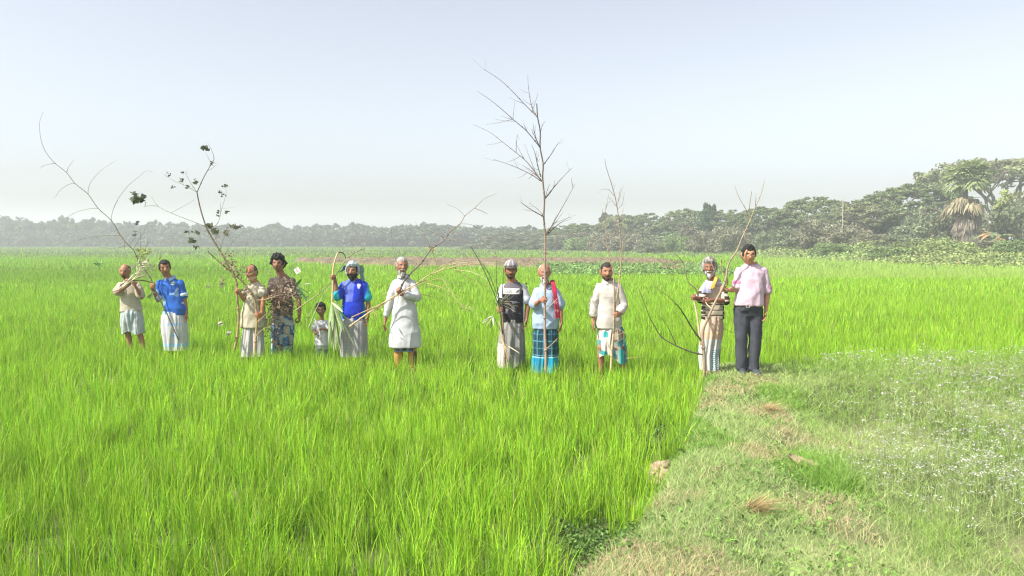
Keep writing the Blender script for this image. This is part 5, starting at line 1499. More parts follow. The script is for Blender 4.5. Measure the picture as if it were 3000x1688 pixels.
class Branch:
    def __init__(s, name, Y, label, cat='branch', group=None):
        s.Y = Y; s.root = empty(name, (0, 0, 0)); s.c = None
        tag(s.root, label, cat, group); s.r = random.Random(len(label) * 7 + int(Y * 100)); s.o = None; s.tw = []
    def pts(s, px, dy0=0, dy1=0, jit=0):
        n = len(px); return np.array([PX(x, y, s.Y + dy0 + (dy1 - dy0) * i / max(1, n - 1) + s.r.gauss(0, jit)) for i, (x, y) in enumerate(px)])
    def stem(s, px, r0, r1, col0, col1=None, dy0=0, dy1=0, name='stem', knots=0, n=None, part=None, jit=0.0):
        P = smooth_pts(s.pts(px, dy0, dy1, jit), n or 5 * len(px))
        if s.o is None:
            s.o = P[0].copy() if P[0][2] < P[-1][2] else P[-1].copy(); s.root.location = s.o
        rad = np.linspace(r0, r1, len(P)); t = np.linspace(0, 1, len(P))
        mb = part or MB(); V, F = tube(P - s.o, rad, 8)
        col1 = col0 if col1 is None else col1
        tt = np.concatenate([[0, 0], t, [1, 1]])[:, None].repeat(8, 1).ravel()[:, None]
        mb.add(V, F, np.array(col0) * (1 - tt) + np.array(col1) * tt)
        for i in range(knots):
            k = int((i + .6) / knots * (len(P) - 1)); V, F = ball(P[k] - s.o, rad[k] * 1.5, 8, 6); mb.add(V, F, np.array(col0) * .75)
        if part is None: mb.build(name, M_wood(), s.root, True)
        return P
    def twig(s, px, r0=.004, col=(.30, .24, .17), dy1=None, sub=0, knots=2, r1=.0015, dy0=0.0, name='side_branch'):
        if dy1 is None: dy1 = s.r.uniform(-.35, .35)
        mb = MB(); P = smooth_pts(s.pts(px, dy0, dy0 + dy1), 4 * len(px) + 3)
        if s.o is None: s.o = P[0].copy(); s.root.location = s.o
        rad = np.linspace(r0, r1, len(P)); V, F = tube(P - s.o, rad, 6); mb.add(V, F, col)
        for i in range(knots):
            k = int((i + .5) / knots * (len(P) - 1)); V, F = ball(P[k] - s.o, rad[k] * 1.7, 6, 5); mb.add(V, F, np.array(col) * .7)
        for i in range(sub):
            k = s.r.randint(1, len(P) - 2); L = np.linalg.norm(P[-1] - P[0]) * s.r.uniform(.15, .35)
            d = nrm(P[k + 1] - P[k]) + np.array([s.r.gauss(0, .6), s.r.gauss(0, .5), s.r.gauss(.1, .5)]); Q = P[k] + nrm(d) * L
            V, F = tube(np.array([P[k], P[k] * .5 + Q * .5 + (0, 0, -.01), Q]) - s.o, [rad[k] * .6, rad[k] * .45, r1 * .7], 5); mb.add(V, F, col)
        mb.build(name, M_wood(), s.root, True); return P
    def leaves(s, px, py, w, h, n, size, col, name='leaves', asp=.55, dy=0.0, mat_=None, droop=.3, dd=.15):
        mb = MB()
        for i in range(n):
            c = PX(px + s.r.gauss(0, w / 2), py + s.r.gauss(0, h / 2), s.Y + dy + s.r.gauss(0, dd)) - s.o
            d = nrm([s.r.gauss(0, 1), s.r.gauss(0, 1), s.r.gauss(-droop, .7)]); u = nrm(np.cross(d, [s.r.gauss(0, 1), s.r.gauss(0, 1), s.r.gauss(0, 1)])); nn = np.cross(d, u)
            L = size * s.r.uniform(.6, 1.3); wv = L * asp * .5
            A, B, Cc, Dd = c - d * L * .5, c + d * L * .5, c + u * wv + nn * wv * .3, c - u * wv + nn * wv * .3
            g = s.r.uniform(.65, 1.3)
            mb.add([A, Cc, B, Dd], [[0, 1, 2, 3]], np.array(col) * g)
        return mb.build(name, mat_ or M_leaf(), s.root)
    def blade_leaf(s, mb, a, d, L, wd, col, droop=.4, n=8, roll=0.0):
        d = nrm(d); side = nrm(np.cross(d, [.1, s.r.uniform(-1, 1), 1.0])); up = np.cross(side, d)
        t = np.linspace(0, 1, n); P = a + d * t[:, None] * L + np.array([0, 0, -1.0]) * (t[:, None] ** 2) * L * droop
        w_ = wd * np.sin(np.clip(t * .92 + .08, 0, 1) * np.pi) ** .6
        G = np.stack([P - side * w_[:, None], P + up * w_[:, None] * .25, P + side * w_[:, None]], 1)
        mb.add(G.reshape(-1, 3), grid_faces(n, 3, False), np.array(col) * s.r.uniform(.8, 1.2))

DARK, GREY, TAN, PALE, GRN = (.10, .085, .07), (.24, .20, .155), (.46, .31, .17), (.60, .48, .30), (.16, .19, .08)
def make_branches():
    Y = lambda k: GRIP[k][1]
    # --- 2: long bare bamboo branch held by the young man in blue
    b = Branch('bamboo_branch', Y('p2'), 'long bare dark bamboo branch leaning far over, held by the man in blue polo shirt')
    b.stem([(523, 996), (506, 958), (489, 919), (469, 879), (450, 837), (439, 812), (409, 770), (392, 735), (377, 719), (353, 690), (327, 647), (287.6, 610.6), (257.7, 569), (220, 538), (195, 506), (162, 479), (137, 450), (123, 420), (117, 390), (116, 359), (126, 328)], .0115, .0018, (.13, .12, .09), (.20, .16, .12), name='stem', knots=14, n=90)
    for p in ([(162, 479), (152, 480), (135, 483), (116, 491)], [(195, 506), (201, 490), (218, 466)], [(220, 538), (203, 540), (178, 556), (159, 581)], [(258, 569), (260, 548), (273, 524), (300, 497), (341, 469)],
              [(287.6, 610.6), (260, 612), (218, 624), (190, 640)], [(190, 640), (200, 660), (216, 680)], [(327, 647), (328, 627), (342, 590), (375, 545), (410, 516), (428, 501), (449, 505)], [(353, 690), (287, 692), (245, 700), (193, 714)],
              [(365, 705), (366, 735), (384, 785)], [(377, 719), (345, 690), (335, 660)], [(377, 719), (400, 690), (408, 672)], [(390, 730), (415, 690), (432, 655)], [(400, 755), (430, 720), (433, 660), (432, 650)], [(405, 762), (412, 720), (411, 670)]):
        b.twig(p, .0042, GREY, sub=1 if len(p) > 3 else 0)
    b.twig([(377, 719), (340, 727), (290, 726)], .003, DARK); b.twig([(412, 775), (440, 740), (478, 725), (500, 700)], .003, GREY)
    b.leaves(401, 652, 3, 8, 4, .09, (.04, .045, .03)); b.leaves(395, 682, 5, 5, 4, .09, (.08, .09, .06))
    b.leaves(420, 735, 22, 10, 26, .09, (.30, .36, .10)); b.leaves(430, 770, 30, 22, 60, .10, (.45, .42, .30), 'dry_leaves', .25, mat_=M_leafdry())
    b.leaves(290, 775, 14, 4, 6, .16, (.10, .20, .07), asp=.2); b.leaves(440, 865, 14, 10, 7, .16, (.20, .34, .10), asp=.22)
    # --- 1: cut bundle in front of the bald man
    b = Branch('stem_bundle', Y('p1') - .02, 'short bundle of cut pale stalks held under the chin of the balding man')
    b.stem([(366, 833), (376, 822), (392, 806), (408, 797), (420, 795)], .016, .010, (.62, .58, .45), name='stalk')
    b.stem([(352, 836), (372, 826), (396, 822), (420, 822), (448, 829)], .012, .009, (.14, .11, .08), name='stalk', dy1=.05)
    b.stem([(345, 850), (362, 838), (380, 828), (410, 800), (422, 792)], .012, .008, (.52, .48, .34), name='stalk', dy0=-.03)
    b.stem([(360, 842), (380, 826), (405, 812), (426, 806)], .010, .006, (.48, .44, .28), name='stalk', dy0=-.05)
    b.twig([(352, 846), (340, 853), (327, 855)], .010, DARK, 0)
    for i in range(12):
        a = b.r.uniform(-1.1, .3); L = b.r.uniform(30, 62); x0, y0 = 400 + b.r.uniform(-10, 22), 812 + b.r.uniform(-10, 8)
        b.twig([(x0, y0), (x0 + L * .5 * math.cos(a), y0 + L * .5 * math.sin(a) - 3), (x0 + L * math.cos(a), y0 + L * math.sin(a))], .004, (.42, .42, .24), knots=0, name='twig')
    b.leaves(412, 790, 26, 18, 46, .11, (.50, .47, .34), 'dry_leaves', .22, mat_=M_leafdry())
    b.leaves(405, 752, 16, 14, 22, .09, (.34, .40, .14), 'leaves', .3)
    # --- 3: large forked tree branch, two trunks
    b = Branch('forked_branch', Y('p3b'), 'large forked branch with withered leaves, two tan trunks reaching the ground by the masked man')
    b.o = np.array([PX(746.5, 1050, b.Y)[0], b.Y, 0.0]); b.root.location = b.o
    b.stem([(746, 1056), (749, 993), (752.7, 943), (749, 894), (739, 866), (712, 827), (684, 802), (645, 770), (611, 739)], .021, .009, TAN, (.14, .13, .07), name='trunk', knots=5, n=60, dy1=.1)
    b.stem([(687, 1024), (695.6, 981), (699, 931), (695.6, 879), (693, 832), (684, 802), (667, 777), (652.8, 749), (625, 704), (604.5, 666), (587, 611), (577, 564)], .021, .009, TAN, (.12, .10, .08), name='trunk', knots=7, n=70, dy0=.12)
    b.twig([(611, 739), (609, 732), (613, 724)], .006, DARK)
    b.twig([(577, 564), (597, 520), (620, 479), (627, 465), (620, 440), (608, 419)], .007, DARK, knots=4, sub=2)
    b.twig([(577, 564), (545, 545), (510, 530), (480, 512)], .004, GREY, sub=3); b.twig([(577, 564), (555, 530), (543, 503)], .004, GREY, sub=2)
    b.twig([(604, 665), (580, 655), (501, 624), (463, 604), (444, 576)], .006, GREY, knots=3); b.twig([(463, 604), (440, 603), (420, 606)], .004, GREY); b.twig([(425, 605), (425, 590), (412, 576), (398, 572)], .004, GREY)
    b.twig([(501, 624), (545, 600), (570, 585)], .003, GREY, dy1=-.3)
    b.twig([(604, 675), (637, 655), (650, 610), (662, 570), (660, 540)], .0045, GREY, sub=3); b.twig([(632, 700), (650, 690), (668, 665), (686, 660)], .004, GREY, sub=2)
    b.twig([(625, 704), (640, 690), (660, 672)], .004, GREY, sub=2); b.twig([(655, 755), (672, 722), (690, 700), (713, 677)], .0055, GREY, knots=2)
    b.twig([(645, 735), (655, 700), (668, 650)], .004, GREY, sub=2); b.twig([(690, 800), (715, 770), (720, 720), (735, 690)], .004, GREY, sub=3)
    b.twig([(684, 802), (660, 815), (648, 850), (668, 862), (695, 872)], .003, GRN); b.twig([(640, 775), (640, 800), (660, 830), (690, 850)], .003, GRN); b.twig([(648, 770), (630, 690), (627, 660)], .003, GREY, sub=2)
    b.twig([(711, 826), (740, 800), (770, 790), (790, 800)], .004, GREY, sub=3)
    b.twig([(752, 880), (780, 877), (805, 868), (835, 862)], .010, (.42, .30, .20), sub=3, dy1=-.05); b.twig([(752, 945), (775, 925), (790, 905)], .007, TAN, sub=3, dy1=-.05); b.twig([(750, 985), (770, 965), (795, 955)], .007, TAN, sub=3, dy1=0)
    L = b.leaves
    L(401, 585, 13, 9, 70, .095, (.06, .085, .035)); L(394, 567, 6, 4, 8, .12, (.08, .10, .05)); L(422, 575, 7, 3, 8, .10, (.09, .11, .06)); L(600, 432, 9, 4, 22, .09, (.07, .09, .05)); L(608, 438, 3, 2, 4, .10, (.07, .09, .05))
    for x, y in ((538, 506), (532, 529), (549, 547), (495, 511), (505, 549), (574, 536), (660, 545), (655, 570), (645, 562), (660, 545), (640, 620), (636, 632), (663, 622), (575, 530), (620, 480)): L(x, y, 6, 5, 8, .055, (.12, .12, .08))
    L(560, 705, 9, 6, 26, .08, (.11, .13, .07)); L(562, 680, 22, 4, 10, .08, (.14, .14, .09)); L(568, 724, 12, 3, 7, .08, (.12, .12, .08)); L(613, 660, 8, 6, 16, .10, (.14, .15, .08)); L(632, 680, 10, 8, 22, .10, (.16, .17, .10)); L(690, 665, 16, 5, 16, .10, (.16, .15, .10)); L(662, 680, 8, 8, 12, .09, (.15, .15, .10))
    L(668, 770, 24, 32, 60, .065, (.30, .22, .15), 'dry_leaves', .5, mat_=M_leafdry()); L(700, 800, 22, 20, 40, .065, (.22, .18, .13), 'dry_leaves', .5, mat_=M_leafdry()); L(715, 850, 14, 20, 26, .055, (.26, .19, .14), 'dry_leaves', .5, mat_=M_leafdry(), dd=.08)
    L(650, 835, 6, 20, 7, .09, (.35, .30, .22), 'dry_leaves', .5, mat_=M_leafdry())
    for x, y in ((612, 838), (645, 948), (671, 975)):
        b.twig([(x + 2, y - 22), (x, y)], .0015, GREY, dy0=.0, dy1=0, knots=0); L(x, y, 3, 4, 3, .12, (.45, .42, .34), 'dry_leaves', .5, mat_=M_leafdry(), dd=.01)
    # --- 4: tangle of withered leaves in front of the tall man
    b = Branch('withered_bundle', Y('p4') - .06, 'big tangle of withered brown leaves hugged by the tall young man')
    b.o = PX(820, 860, b.Y); b.root.location = b.o
    for i in range(16):
        a = b.r.uniform(0, 6.28); x0, y0 = 820 + b.r.gauss(0, 16), 866 + b.r.gauss(0, 20); Lq = b.r.uniform(25, 60)
        b.twig([(x0, y0), (x0 + Lq * .5 * math.cos(a), y0 + Lq * .45 * math.sin(a)), (x0 + Lq * math.cos(a), y0 + Lq * .8 * math.sin(a))], .006, b.r.choice([TAN, (.32, .23, .16), (.25, .18, .13)]), sub=3, name='twig')
    b.leaves(824, 872, 44, 44, 430, .055, (.33, .235, .17), 'dry_leaves', .5, mat_=M_leafdry(), dd=.10); b.leaves(818, 882, 42, 42, 240, .05, (.17, .115, .08), 'dry_leaves', .5, mat_=M_leafdry(), dd=.08)
    b.leaves(845, 858, 44, 22, 110, .06, (.50, .40, .30), 'dry_leaves', .4, mat_=M_leafdry(), dd=.09)
    b.leaves(795, 955, 30, 30, 110, .055, (.35, .25, .18), 'dry_leaves', .5, mat_=M_leafdry(), dd=.08); b.leaves(812, 1000, 20, 30, 50, .055, (.25, .18, .12), 'dry_leaves', .5, mat_=M_leafdry(), dd=.08)
    b.twig([(800, 900), (790, 940), (805, 990), (822, 1028)], .006, (.30, .2, .14), sub=4); b.twig([(826, 900), (836, 950), (850, 1000)], .006, (.30, .2, .14), sub=4)
    f = MB(); base = PX(868, 838, b.Y - .02) - b.o
    for (tx, ty), col, wd in (((883, 815), (.07, .20, .05), .022), ((912, 827), (.55, .60, .50), .014), ((905, 858), (.05, .17, .05), .018), ((903, 884), (.07, .20, .06), .020), ((885, 876), (.05, .13, .04), .018), ((880, 868), (.08, .20, .06), .018)):
        tip = PX(tx, ty, b.Y - .15) - b.o; b.blade_leaf(f, base, tip - base, np.linalg.norm(tip - base), wd, col, .05)
    f.build('palm_leaves', M_leaf(), b.root)
    # paper tag floating on its twig
    t = Branch('paper_tag', Y('p4'), 'small white diamond shaped paper tag on a thin twig beside the tall man', 'paper tag')
    t.twig([(866, 834), (868, 815), (871, 797)], .002, PALE, dy1=0, knots=0, name='twig')
    c = PX(871, 793, t.Y) - t.o; mb = MB(); s_ = .058; q = [(-s_, .01, .012), (-.008, -.01, -s_), (s_, -.01, -.012), (.008, .01, s_)]
    mb.add([c + np.array(v) for v in q] + [c + np.array(v) + (0, .003, 0) for v in q], [[0, 1, 2, 3], [7, 6, 5, 4], [0, 4, 5, 1], [1, 5, 6, 2], [2, 6, 7, 3], [3, 7, 4, 0]], (.78, .76, .72)); k = .018
    mb.add([c + (-k, -.014, -k), c + (k, -.014, -k), c + (k, -.014, k), c + (-k, -.014, k)], [[0, 1, 2, 3]], (.70, .40, .36)); mb.build('paper', mat('paper', .8), t.root)
    # --- 6a: long thin bamboo reaching from the tall man over to the head cloth
    b = Branch('bamboo_branch', Y('p6') + .04, 'thin greenish bamboo branch slanting up behind the hand of the bearded man in royal blue')
    b.stem([(868, 908), (900, 885), (934, 861), (967, 829), (999, 785), (1013, 763), (1034, 745), (1054, 733)], .009, .004, (.34, .34, .16), (.18, .16, .11), knots=6, n=50)
    b.twig([(934, 861), (950, 838), (968, 830)], .004, GRN); b.twig([(1030, 748), (1046, 715), (1058, 684)], .0035, PALE); b.twig([(1045, 738), (1062, 720), (1078, 700)], .003, PALE, sub=1); b.twig([(1054, 733), (1065, 730), (1070, 726)], .005, DARK)
    b.twig([(905, 958), (922, 915), (945, 868), (965, 838)], .006, (.55, .58, .38), dy1=0); b.leaves(905, 920, 8, 14, 12, .10, (.40, .50, .18), asp=.2); b.leaves(1020, 760, 8, 6, 6, .09, (.30, .32, .2), asp=.25)
    # --- 6b: bent stick with hanging palm frond
    b = Branch('palm_frond', Y('p6'), 'bent tan stalk with a pale palm frond hanging upside down beside the small boy')
    b.stem([(973, 890), (975, 845), (975.5, 812), (977, 785), (981, 765), (989, 742)], .017, .011, (.62, .45, .26), (.60, .47, .28), name='stalk', n=30)
    b.twig([(989, 742), (994, 739), (1002, 738), (1014, 736)], .008, TAN, dy1=0, name='stalk_end'); b.twig([(994, 739), (1004, 741), (1010, 748), (1012, 757)], .011, (.05, .06, .045), dy1=0, r1=.006, knots=0, name='stalk_end')
    f = MB(); base = PX(973, 886, b.Y - .01) - b.o; r_ = random.Random(9)
    for i in range(46):
        tx, ty = 972 + r_.gauss(0, 24), 985 + r_.uniform(-45, 45)
        if i < 6: tx, ty = 992 + r_.uniform(0, 18), 895 + r_.uniform(0, 22)
        tx = max(tx, 962 + r_.uniform(-3, 6))
        tip = PX(tx, ty, b.Y + r_.uniform(-.16, .10)) - b.o; b.blade_leaf(f, base, tip - base, np.linalg.norm(tip - base), r_.uniform(.012, .026), r_.choice([(.44, .54, .28), (.50, .58, .36), (.34, .48, .18), (.55, .58, .40)]), .03)
    f.build('frond', M_leaf(), b.root)
    # --- 5: boy's stick
    b = Branch('white_stick', Y('p5'), 'short white peeled stick held upright by the small boy', 'stick')
    b.stem([(922, 934), (928, 950), (935, 968), (938, 986), (935, 994)], .010, .008, (.74, .66, .62), name='stalk')
    b.twig([(935, 990), (941, 1003), (946, 1015)], .004, (.12, .12, .12), dy1=0)
    # --- 7: two long bare branches held by the man in white
    b = Branch('bare_branch', Y('p7'), 'long tan branch crossing low in front of the white tunic and arching far beyond')
    b.stem([(1024, 957), (1080, 917), (1138, 879), (1168, 860), (1180, 854), (1225, 829), (1254, 808), (1286, 795), (1331, 782), (1361, 776), (1410, 773), (1472, 783)], .013, .003, (.56, .40, .22), (.45, .32, .18), knots=10, n=80, name='stem')
    b.stem([(1030, 930), (1085, 905), (1140, 880), (1180, 858), (1220, 838), (1260, 822), (1300, 815)], .008, .003, (.42, .30, .18), name='stem', knots=6, dy0=.03, dy1=-.2)
    for p in ([(1255, 807), (1300, 778), (1375, 762), (1470, 763)], [(1286, 795), (1320, 775), (1380, 768), (1440, 770)], [(1331, 782), (1350, 800), (1395, 825), (1440, 845)], [(1219, 829), (1270, 820), (1345, 828)], [(1230, 862), (1270, 870), (1311, 884)],
              [(1225, 835), (1290, 850), (1348, 894), (1396, 924)], [(1250, 830), (1300, 845), (1360, 880)], [(1331, 782), (1337, 795), (1344, 800)], [(1331, 790), (1390, 800), (1450, 835)], [(1300, 822), (1330, 870), (1372, 915)], [(1138, 880), (1118, 900), (1085, 925)], [(1090, 912), (1105, 925), (1090, 940)], [(1120, 860), (1180, 858), (1160, 868)]):
        b.twig(p, .005, b.r.choice([TAN, PALE, (.42, .36, .2)]), sub=2)
    b.leaves(1370, 905, 24, 12, 14, .08, (.52, .44, .26), 'dry_leaves', .3, mat_=M_leafdry())
    b.leaves(1100, 905, 20, 9, 10, .07, (.45, .38, .2), 'dry_leaves', .3, mat_=M_leafdry())
    b = Branch('bare_branch', Y('p7') - .03, 'bare branch rising from the white tunic up past the far trees')
    b.stem([(1172, 850), (1182, 827), (1202, 802), (1234, 770), (1264, 730), (1302, 703), (1320, 677), (1348, 656), (1362, 633), (1390, 610), (1420, 582), (1456, 567)], .014, .0022, (.10, .085, .075), (.38, .28, .20), knots=9, n=70, dy1=.2)
    for p in ([(1264, 730), (1245, 690), (1228, 672), (1217, 650)], [(1264, 730), (1258, 728), (1250, 716)], [(1264, 730), (1275, 760), (1284, 792)], [(1302, 703), (1345, 703), (1395, 712)], [(1362, 633), (1340, 612), (1312, 600)], [(1348, 656), (1380, 658), (1402, 672)], [(1390, 610), (1415, 620), (1430, 628)], [(1182, 810), (1160, 760), (1148, 700), (1146, 668)], [(1302, 703), (1290, 690), (1230, 668), (1244, 700)],
              [(1202, 802), (1206, 790), (1207, 770)], [(1264, 726), (1272, 715), (1276, 700)], [(1320, 700), (1350, 720), (1362, 770)]):
        b.twig(p, .004, GREY, sub=1)
    b.leaves(1264, 729, 8, 6, 10, .08, (.45, .33, .2), 'dry_leaves', .3, mat_=M_leafdry())
    # --- 8: bundle of dark green stems
    b = Branch('stem_bundle', Y('p8'), 'upright bundle of thin dark green stems held by the man in the striped cap')
    for p, r0, r1, c in (([(1472, 978), (1467, 925), (1466, 911), (1453, 874), (1422, 802), (1400, 757), (1378, 720)], .010, .005, (.09, .12, .06)), ([(1482, 1070), (1474, 985), (1468, 920), (1460, 880), (1440, 820), (1422, 785), (1402, 760)], .008, .004, (.14, .22, .08)),
                         ([(1468, 950), (1466, 911), (1462, 880), (1455, 830), (1455, 762)], .009, .003, (.08, .11, .06)), ([(1476, 1000), (1470, 920), (1471, 880), (1473, 830), (1475, 787)], .008, .004, (.06, .06, .05)), ([(1488, 1060), (1475, 990), (1468, 912), (1464, 880), (1452, 818)], .009, .004, (.16, .12, .09)),
                         ([(1480, 1086), (1478, 1010), (1472, 930), (1468, 900)], .013, .009, (.30, .19, .12))):
        b.stem(p, r0, r1, c, name='stem', knots=3, dy0=b.r.uniform(-.03, .03), dy1=b.r.uniform(-.1, .1))
    for i in range(15):
        a = b.r.uniform(-1.0, .6); Lq = b.r.uniform(20, 58); b.twig([(1468, 880 + i), (1468 + Lq * .5 * math.cos(a), 880 + i + Lq * .4 * math.sin(a)), (1468 + Lq * math.cos(a), 880 + i + Lq * math.sin(a))], .0025, b.r.choice([PALE, (.35, .32, .22), (.2, .2, .12)]), knots=0, name='twig', dy1=-.08)
    b.leaves(1466, 884, 14, 12, 40, .08, (.10, .12, .06), 'leaves', .25, dd=.05); f = MB(); base = PX(1444, 924, b.Y) - b.o
    for (tx, ty), col, wd, bx_ in (((1412, 946), (.62, .60, .50), .016, 1440), ((1425, 955), (.55, .52, .42), .012, 1445), ((1437, 962), (.12, .22, .08), .014, 1445), ((1461, 965), (.07, .14, .05), .018, 1447), ((1446, 955), (.58, .58, .50), .012, 1444), ((1410, 940), (.30, .36, .2), .010, 1445)):
        a0 = PX(bx_, 926, b.Y) - b.o; tip = PX(tx, ty, b.Y - .1) - b.o; b.blade_leaf(f, a0, tip - a0, np.linalg.norm(tip - a0), wd, col, .03)
    b.twig([(1467, 915), (1455, 918), (1445, 925)], .004, GRN, knots=0)
    for (x0, y0), (x1, y1), col in (((1466, 985), (1492, 1060), (.62, .42, .22)), ((1468, 990), (1484, 1025), (.66, .48, .26)), ((1482, 1010), (1524, 1034), (.72, .62, .44)), ((1484, 1030), (1502, 1052), (.70, .60, .42)), ((1462, 940), (1468, 1000), (.55, .38, .24)), ((1476, 1000), (1500, 1046), (.60, .46, .28))):
        a0 = PX(x0, y0, b.Y - .02) - b.o; tip = PX(x1, y1, b.Y - .12) - b.o; b.blade_leaf(f, a0, tip - a0, np.linalg.norm(tip - a0), .010, col, .05)
    f.build('leaf_blades', M_leaf(), b.root)
    # --- 9: tall pole
    b = Branch('bare_sapling', Y('p9'), 'tallest bare sapling, straight grey trunk held upright by the white bearded bald man', 'sapling')
    b.stem([(1598.7, 1098), (1598.7, 1026), (1596, 964), (1596, 914), (1597, 844), (1597, 800), (1597.4, 740), (1597.4, 689), (1593, 638), (1595, 582), (1589.7, 522), (1591, 480), (1582.5, 432), (1582.5, 385), (1575, 343), (1572.6, 304)], .0180, .007, (.42, .29, .22), (.07, .065, .065), name='trunk', knots=9, n=90)
    Z = lambda L: [(1360 + x / 2.3375, 180 + y / 2.3375) for x, y in L]
    for p in ([(500, 380), (410, 290), (330, 205), (250, 130), (165, 73), (130, 55)], [(490, 370), (460, 300), (440, 180), (435, 90)], [(520, 590), (430, 480), (350, 410), (265, 335), (180, 265), (90, 205)], [(430, 480), (405, 425)], [(515, 580), (485, 520), (460, 465)], [(522, 485), (535, 440), (555, 410)],
              [(545, 705), (600, 630), (645, 555)], [(532, 820), (430, 690), (355, 625), (260, 550), (175, 485), (60, 432)], [(355, 625), (357, 560), (365, 500)], [(530, 822), (450, 770), (330, 715), (200, 670)], [(530, 815), (460, 750), (395, 710)], [(553, 940), (600, 880), (660, 810), (730, 735)], [(553, 945), (590, 900), (610, 870)], [(553, 940), (570, 880), (585, 840)],
              [(545, 1065), (450, 1010), (380, 960)], [(545, 1060), (500, 1010), (445, 970)], [(562, 1190), (620, 1090), (700, 950), (760, 840)], [(745, 865), (738, 830), (735, 800)], [(570, 1185), (640, 1120), (720, 1065)], [(546, 1325), (530, 1300), (520, 1270)], [(524, 790), (500, 700), (485, 630), (460, 570)], [(518, 590), (490, 520), (470, 425)]):
        q = Z(p); lg = abs(q[0][0] - q[-1][0]) + abs(q[0][1] - q[-1][1]); b.twig(q, .0075 if lg > 90 else .0045, (.17, .14, .13), knots=5 if lg > 90 else 1, r1=.002, dy1=b.r.uniform(-.5, .5) * min(1, lg / 120), name='side_branch', sub=4 if lg > 90 else 1)
    b.twig([(1599, 910), (1615, 893), (1633, 875), (1648, 862)], .005, (.55, .42, .34), dy1=-.15); b.twig([(1600, 1025), (1618, 1008), (1637, 990)], .005, TAN, dy1=-.15, knots=0); b.twig([(1600, 1022), (1615, 1010), (1632, 992)], .004, PALE, dy1=-.2, knots=0)
    # --- 10: two thin poles
    b = Branch('bare_sapling', Y('p10'), 'pair of slender crossing bare stems held by the man in off white shirt', 'sapling')
    b.stem([(1789, 1094), (1793, 1020), (1799, 964), (1801, 921), (1804, 889), (1812, 840), (1816.6, 802), (1821, 745), (1819, 717), (1812, 637), (1803, 581), (1790, 535), (1776, 490), (1772, 466)], .0155, .0025, (.62, .43, .26), (.12, .10, .09), knots=10, n=80, name='stem')
    b.stem([(1797, 975), (1799, 914), (1799, 864), (1797, 800), (1787, 762), (1778, 715), (1775, 680), (1773, 623), (1784, 567)], .011, .002, (.46, .32, .20), (.28, .22, .18), knots=8, n=60, name='stem', dy0=-.02)
    W5 = lambda L: [(1700 + x / 4.025, 440 + y / 4.025) for x, y in L]
    for p in ([(400, 540), (340, 470), (300, 460), (225, 465)], [(440, 680), (380, 600), (330, 560)], [(440, 640), (470, 530), (495, 440)], [(450, 690), (500, 620), (520, 490)], [(380, 470), (400, 430), (350, 340)], [(445, 600), (460, 520), (470, 450)], [(460, 850), (490, 790), (510, 680)], [(465, 900), (420, 850), (350, 760)], [(465, 880), (500, 870), (490, 860)], [(298, 800), (265, 740), (262, 690)],
              [(300, 900), (250, 880), (210, 860)], [(300, 980), (360, 990), (410, 1000)], [(310, 1050), (350, 1000), (400, 930)], [(470, 1100), (520, 1060), (540, 1000)], [(320, 1150), (280, 1100), (250, 1060)], [(480, 1180), (440, 1120), (420, 1080)], [(470, 960), (430, 930), (400, 900)], [(300, 700), (320, 640), (350, 600)], [(355, 1300), (410, 1280), (440, 1220)], [(480, 1300), (520, 1260), (590, 1200)], [(465, 1000), (510, 940), (530, 900)], [(330, 1200), (370, 1150), (390, 1120)]):
        b.twig(W5(p), .0032, b.r.choice([GREY, (.34, .26, .2)]), sub=2, knots=1, name='twig')
    for p in ([(1800, 975), (1812, 960), (1826, 951)], [(1801, 990), (1815, 980), (1832, 973)], [(1798, 1010), (1812, 1000), (1828, 990)], [(1793, 1030), (1784, 1015), (1778, 998)], [(1835, 1050), (1860, 1048), (1885, 1044)]):
        b.twig(p, .004, TAN, dy1=-.2, knots=1)
    # --- 11: forked stick of the old man and the man in pink
    b = Branch('forked_branch', 10.10, 'smooth forked tan branch standing on the ground in front of the old bearded man')
    b.stem([(2063, 1107), (2063, 1056), (2058.8, 985), (2062, 960), (2075, 931), (2093, 890), (2119, 840), (2128, 810), (2131, 786), (2140, 762), (2158, 736), (2173, 700), (2194, 654), (2208, 619), (2229, 570), (2241, 526)], .0225, .0035, (.34, .25, .18), (.34, .27, .18), name='trunk', n=90, knots=6, dy1=-.1)
    b.stem([(2054, 1010), (2050, 985), (2042, 925), (2037, 900), (2030, 868)], .015, .010, (.58, .46, .30), (.62, .50, .34), name='trunk', n=24)
    b.twig([(2132, 835), (2128, 812), (2114, 790), (2113, 765), (2115, 758)], .011, (.36, .30, .16), dy1=-.1, knots=2, r1=.005); b.twig([(2104, 820), (2092, 790), (2078, 753), (2065, 720), (2058, 692)], .007, (.50, .40, .28), dy1=-.15, r1=.003)
    b.twig([(2196, 650), (2196, 605), (2201, 570), (2202, 560)], .007, GREY, dy1=0, r1=.002); b.twig([(2198, 640), (2190, 622), (2163, 574), (2152, 541)], .006, GREY, dy1=.1, sub=1); b.twig([(2212, 615), (2214, 590), (2215, 570)], .005, GREY, dy1=-.1); b.twig([(2158, 735), (2156, 765), (2154, 775)], .004, (.4, .36, .2), dy1=0)
    b.twig([(2061, 1040), (2040, 1035), (2019, 1029), (1977, 1011), (1939, 988), (1917, 955), (1900, 922), (1885, 880), (1868, 840)], .012, (.16, .15, .09), dy1=-.35, knots=5, r1=.003)
    b.twig([(1980, 1010), (1965, 975), (1948, 945), (1930, 925)], .007, (.18, .17, .10), dy0=-.12, dy1=-.2, knots=2); b.twig([(2056, 1000), (2030, 965), (2003, 920), (1985, 895), (1974, 890)], .012, (.10, .12, .06), dy1=-.25, knots=3, r1=.004)
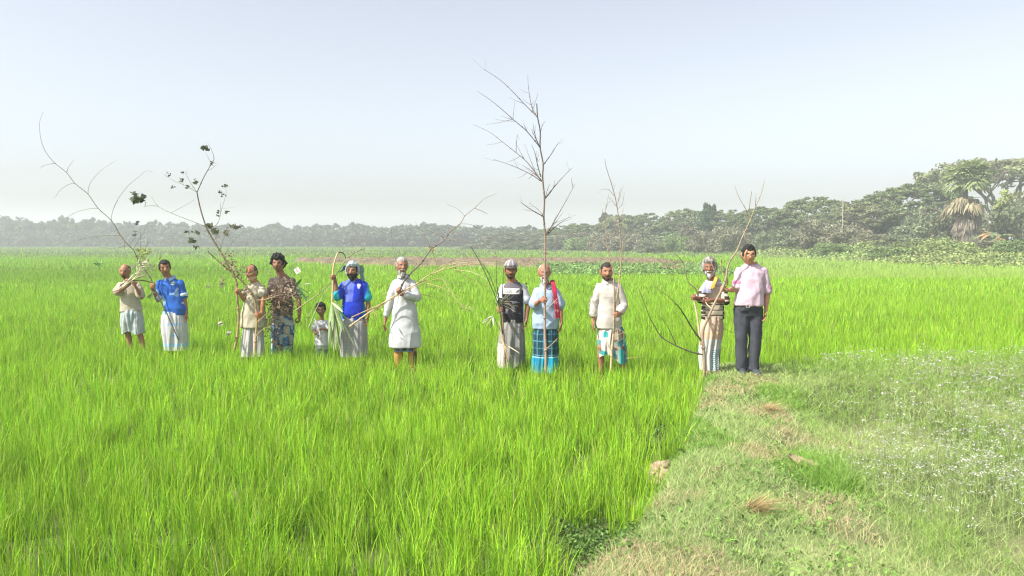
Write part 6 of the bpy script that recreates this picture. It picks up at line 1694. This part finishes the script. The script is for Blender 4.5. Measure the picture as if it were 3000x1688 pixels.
    b.twig([(1985, 895), (1960, 870), (1935, 852), (1912, 835)], .005, (.2, .2, .12), dy0=-.25, dy1=-.2, sub=1); b.twig([(2045, 868), (2038, 846), (2016, 825), (2004, 777), (1990, 755), (1971, 739)], .009, (.34, .30, .18), dy1=-.2, knots=3, r1=.003); b.twig([(2047, 866), (2046, 845), (2040, 835)], .005, GRN, dy1=0)
    b.twig([(2055, 770), (2052, 795), (2054, 820), (2046, 828)], .004, GRN, dy1=0, knots=0); b.twig([(1971, 739), (1950, 735), (1940, 720)], .003, GREY, dy0=-.2); b.twig([(2085, 905), (2074, 895), (2066, 884), (2060, 872)], .010, (.62, .50, .32), dy1=.08, knots=0)
    b.twig([(1939, 988), (1905, 1000), (1880, 1010)], .003, GREY, dy0=-.2); b.twig([(2115, 960), (2135, 970), (2150, 975)], .003, GREY, dy0=0, dy1=.2)

# ------------------------------------------------------------------ build everything
mid_fields()
make_trees()
make_people()
make_branches()
make_rice()
make_bund_grass()
straw_tufts()
clod_heap()
# ------------------------------------------------------------------ haze
def make_haze():
    me = bpy.data.meshes.new('haze')
    x0, x1, y0, y1, z0, z1 = -445, 445, -40, 445, -1.2, 15.5
    v = [(x, y, z) for x in (x0, x1) for y in (y0, y1) for z in (z0, z1)]
    me.from_pydata(v, [], [(0, 1, 3, 2), (4, 6, 7, 5), (0, 4, 5, 1), (2, 3, 7, 6), (0, 2, 6, 4), (1, 5, 7, 3)])
    o = bpy.data.objects.new('haze', me); COL.objects.link(o)
    m = bpy.data.materials.new('haze'); m.use_nodes = True
    nt = m.node_tree; nt.nodes.remove(nt.nodes['Principled BSDF'])
    p = nt.nodes.new('ShaderNodeVolumePrincipled')
    p.inputs['Color'].default_value = (.92, .935, 1.0, 1)
    p.inputs['Density'].default_value = HAZE
    p.inputs['Anisotropy'].default_value = .2
    nt.links.new(p.outputs[0], nt.nodes['Material Output'].inputs['Volume'])
    me.materials.append(m)
    tag(o, 'pale winter haze hanging over the fields', 'haze', kind='stuff')
HAZE = .0019
make_haze()
print('objects', len(bpy.data.objects))
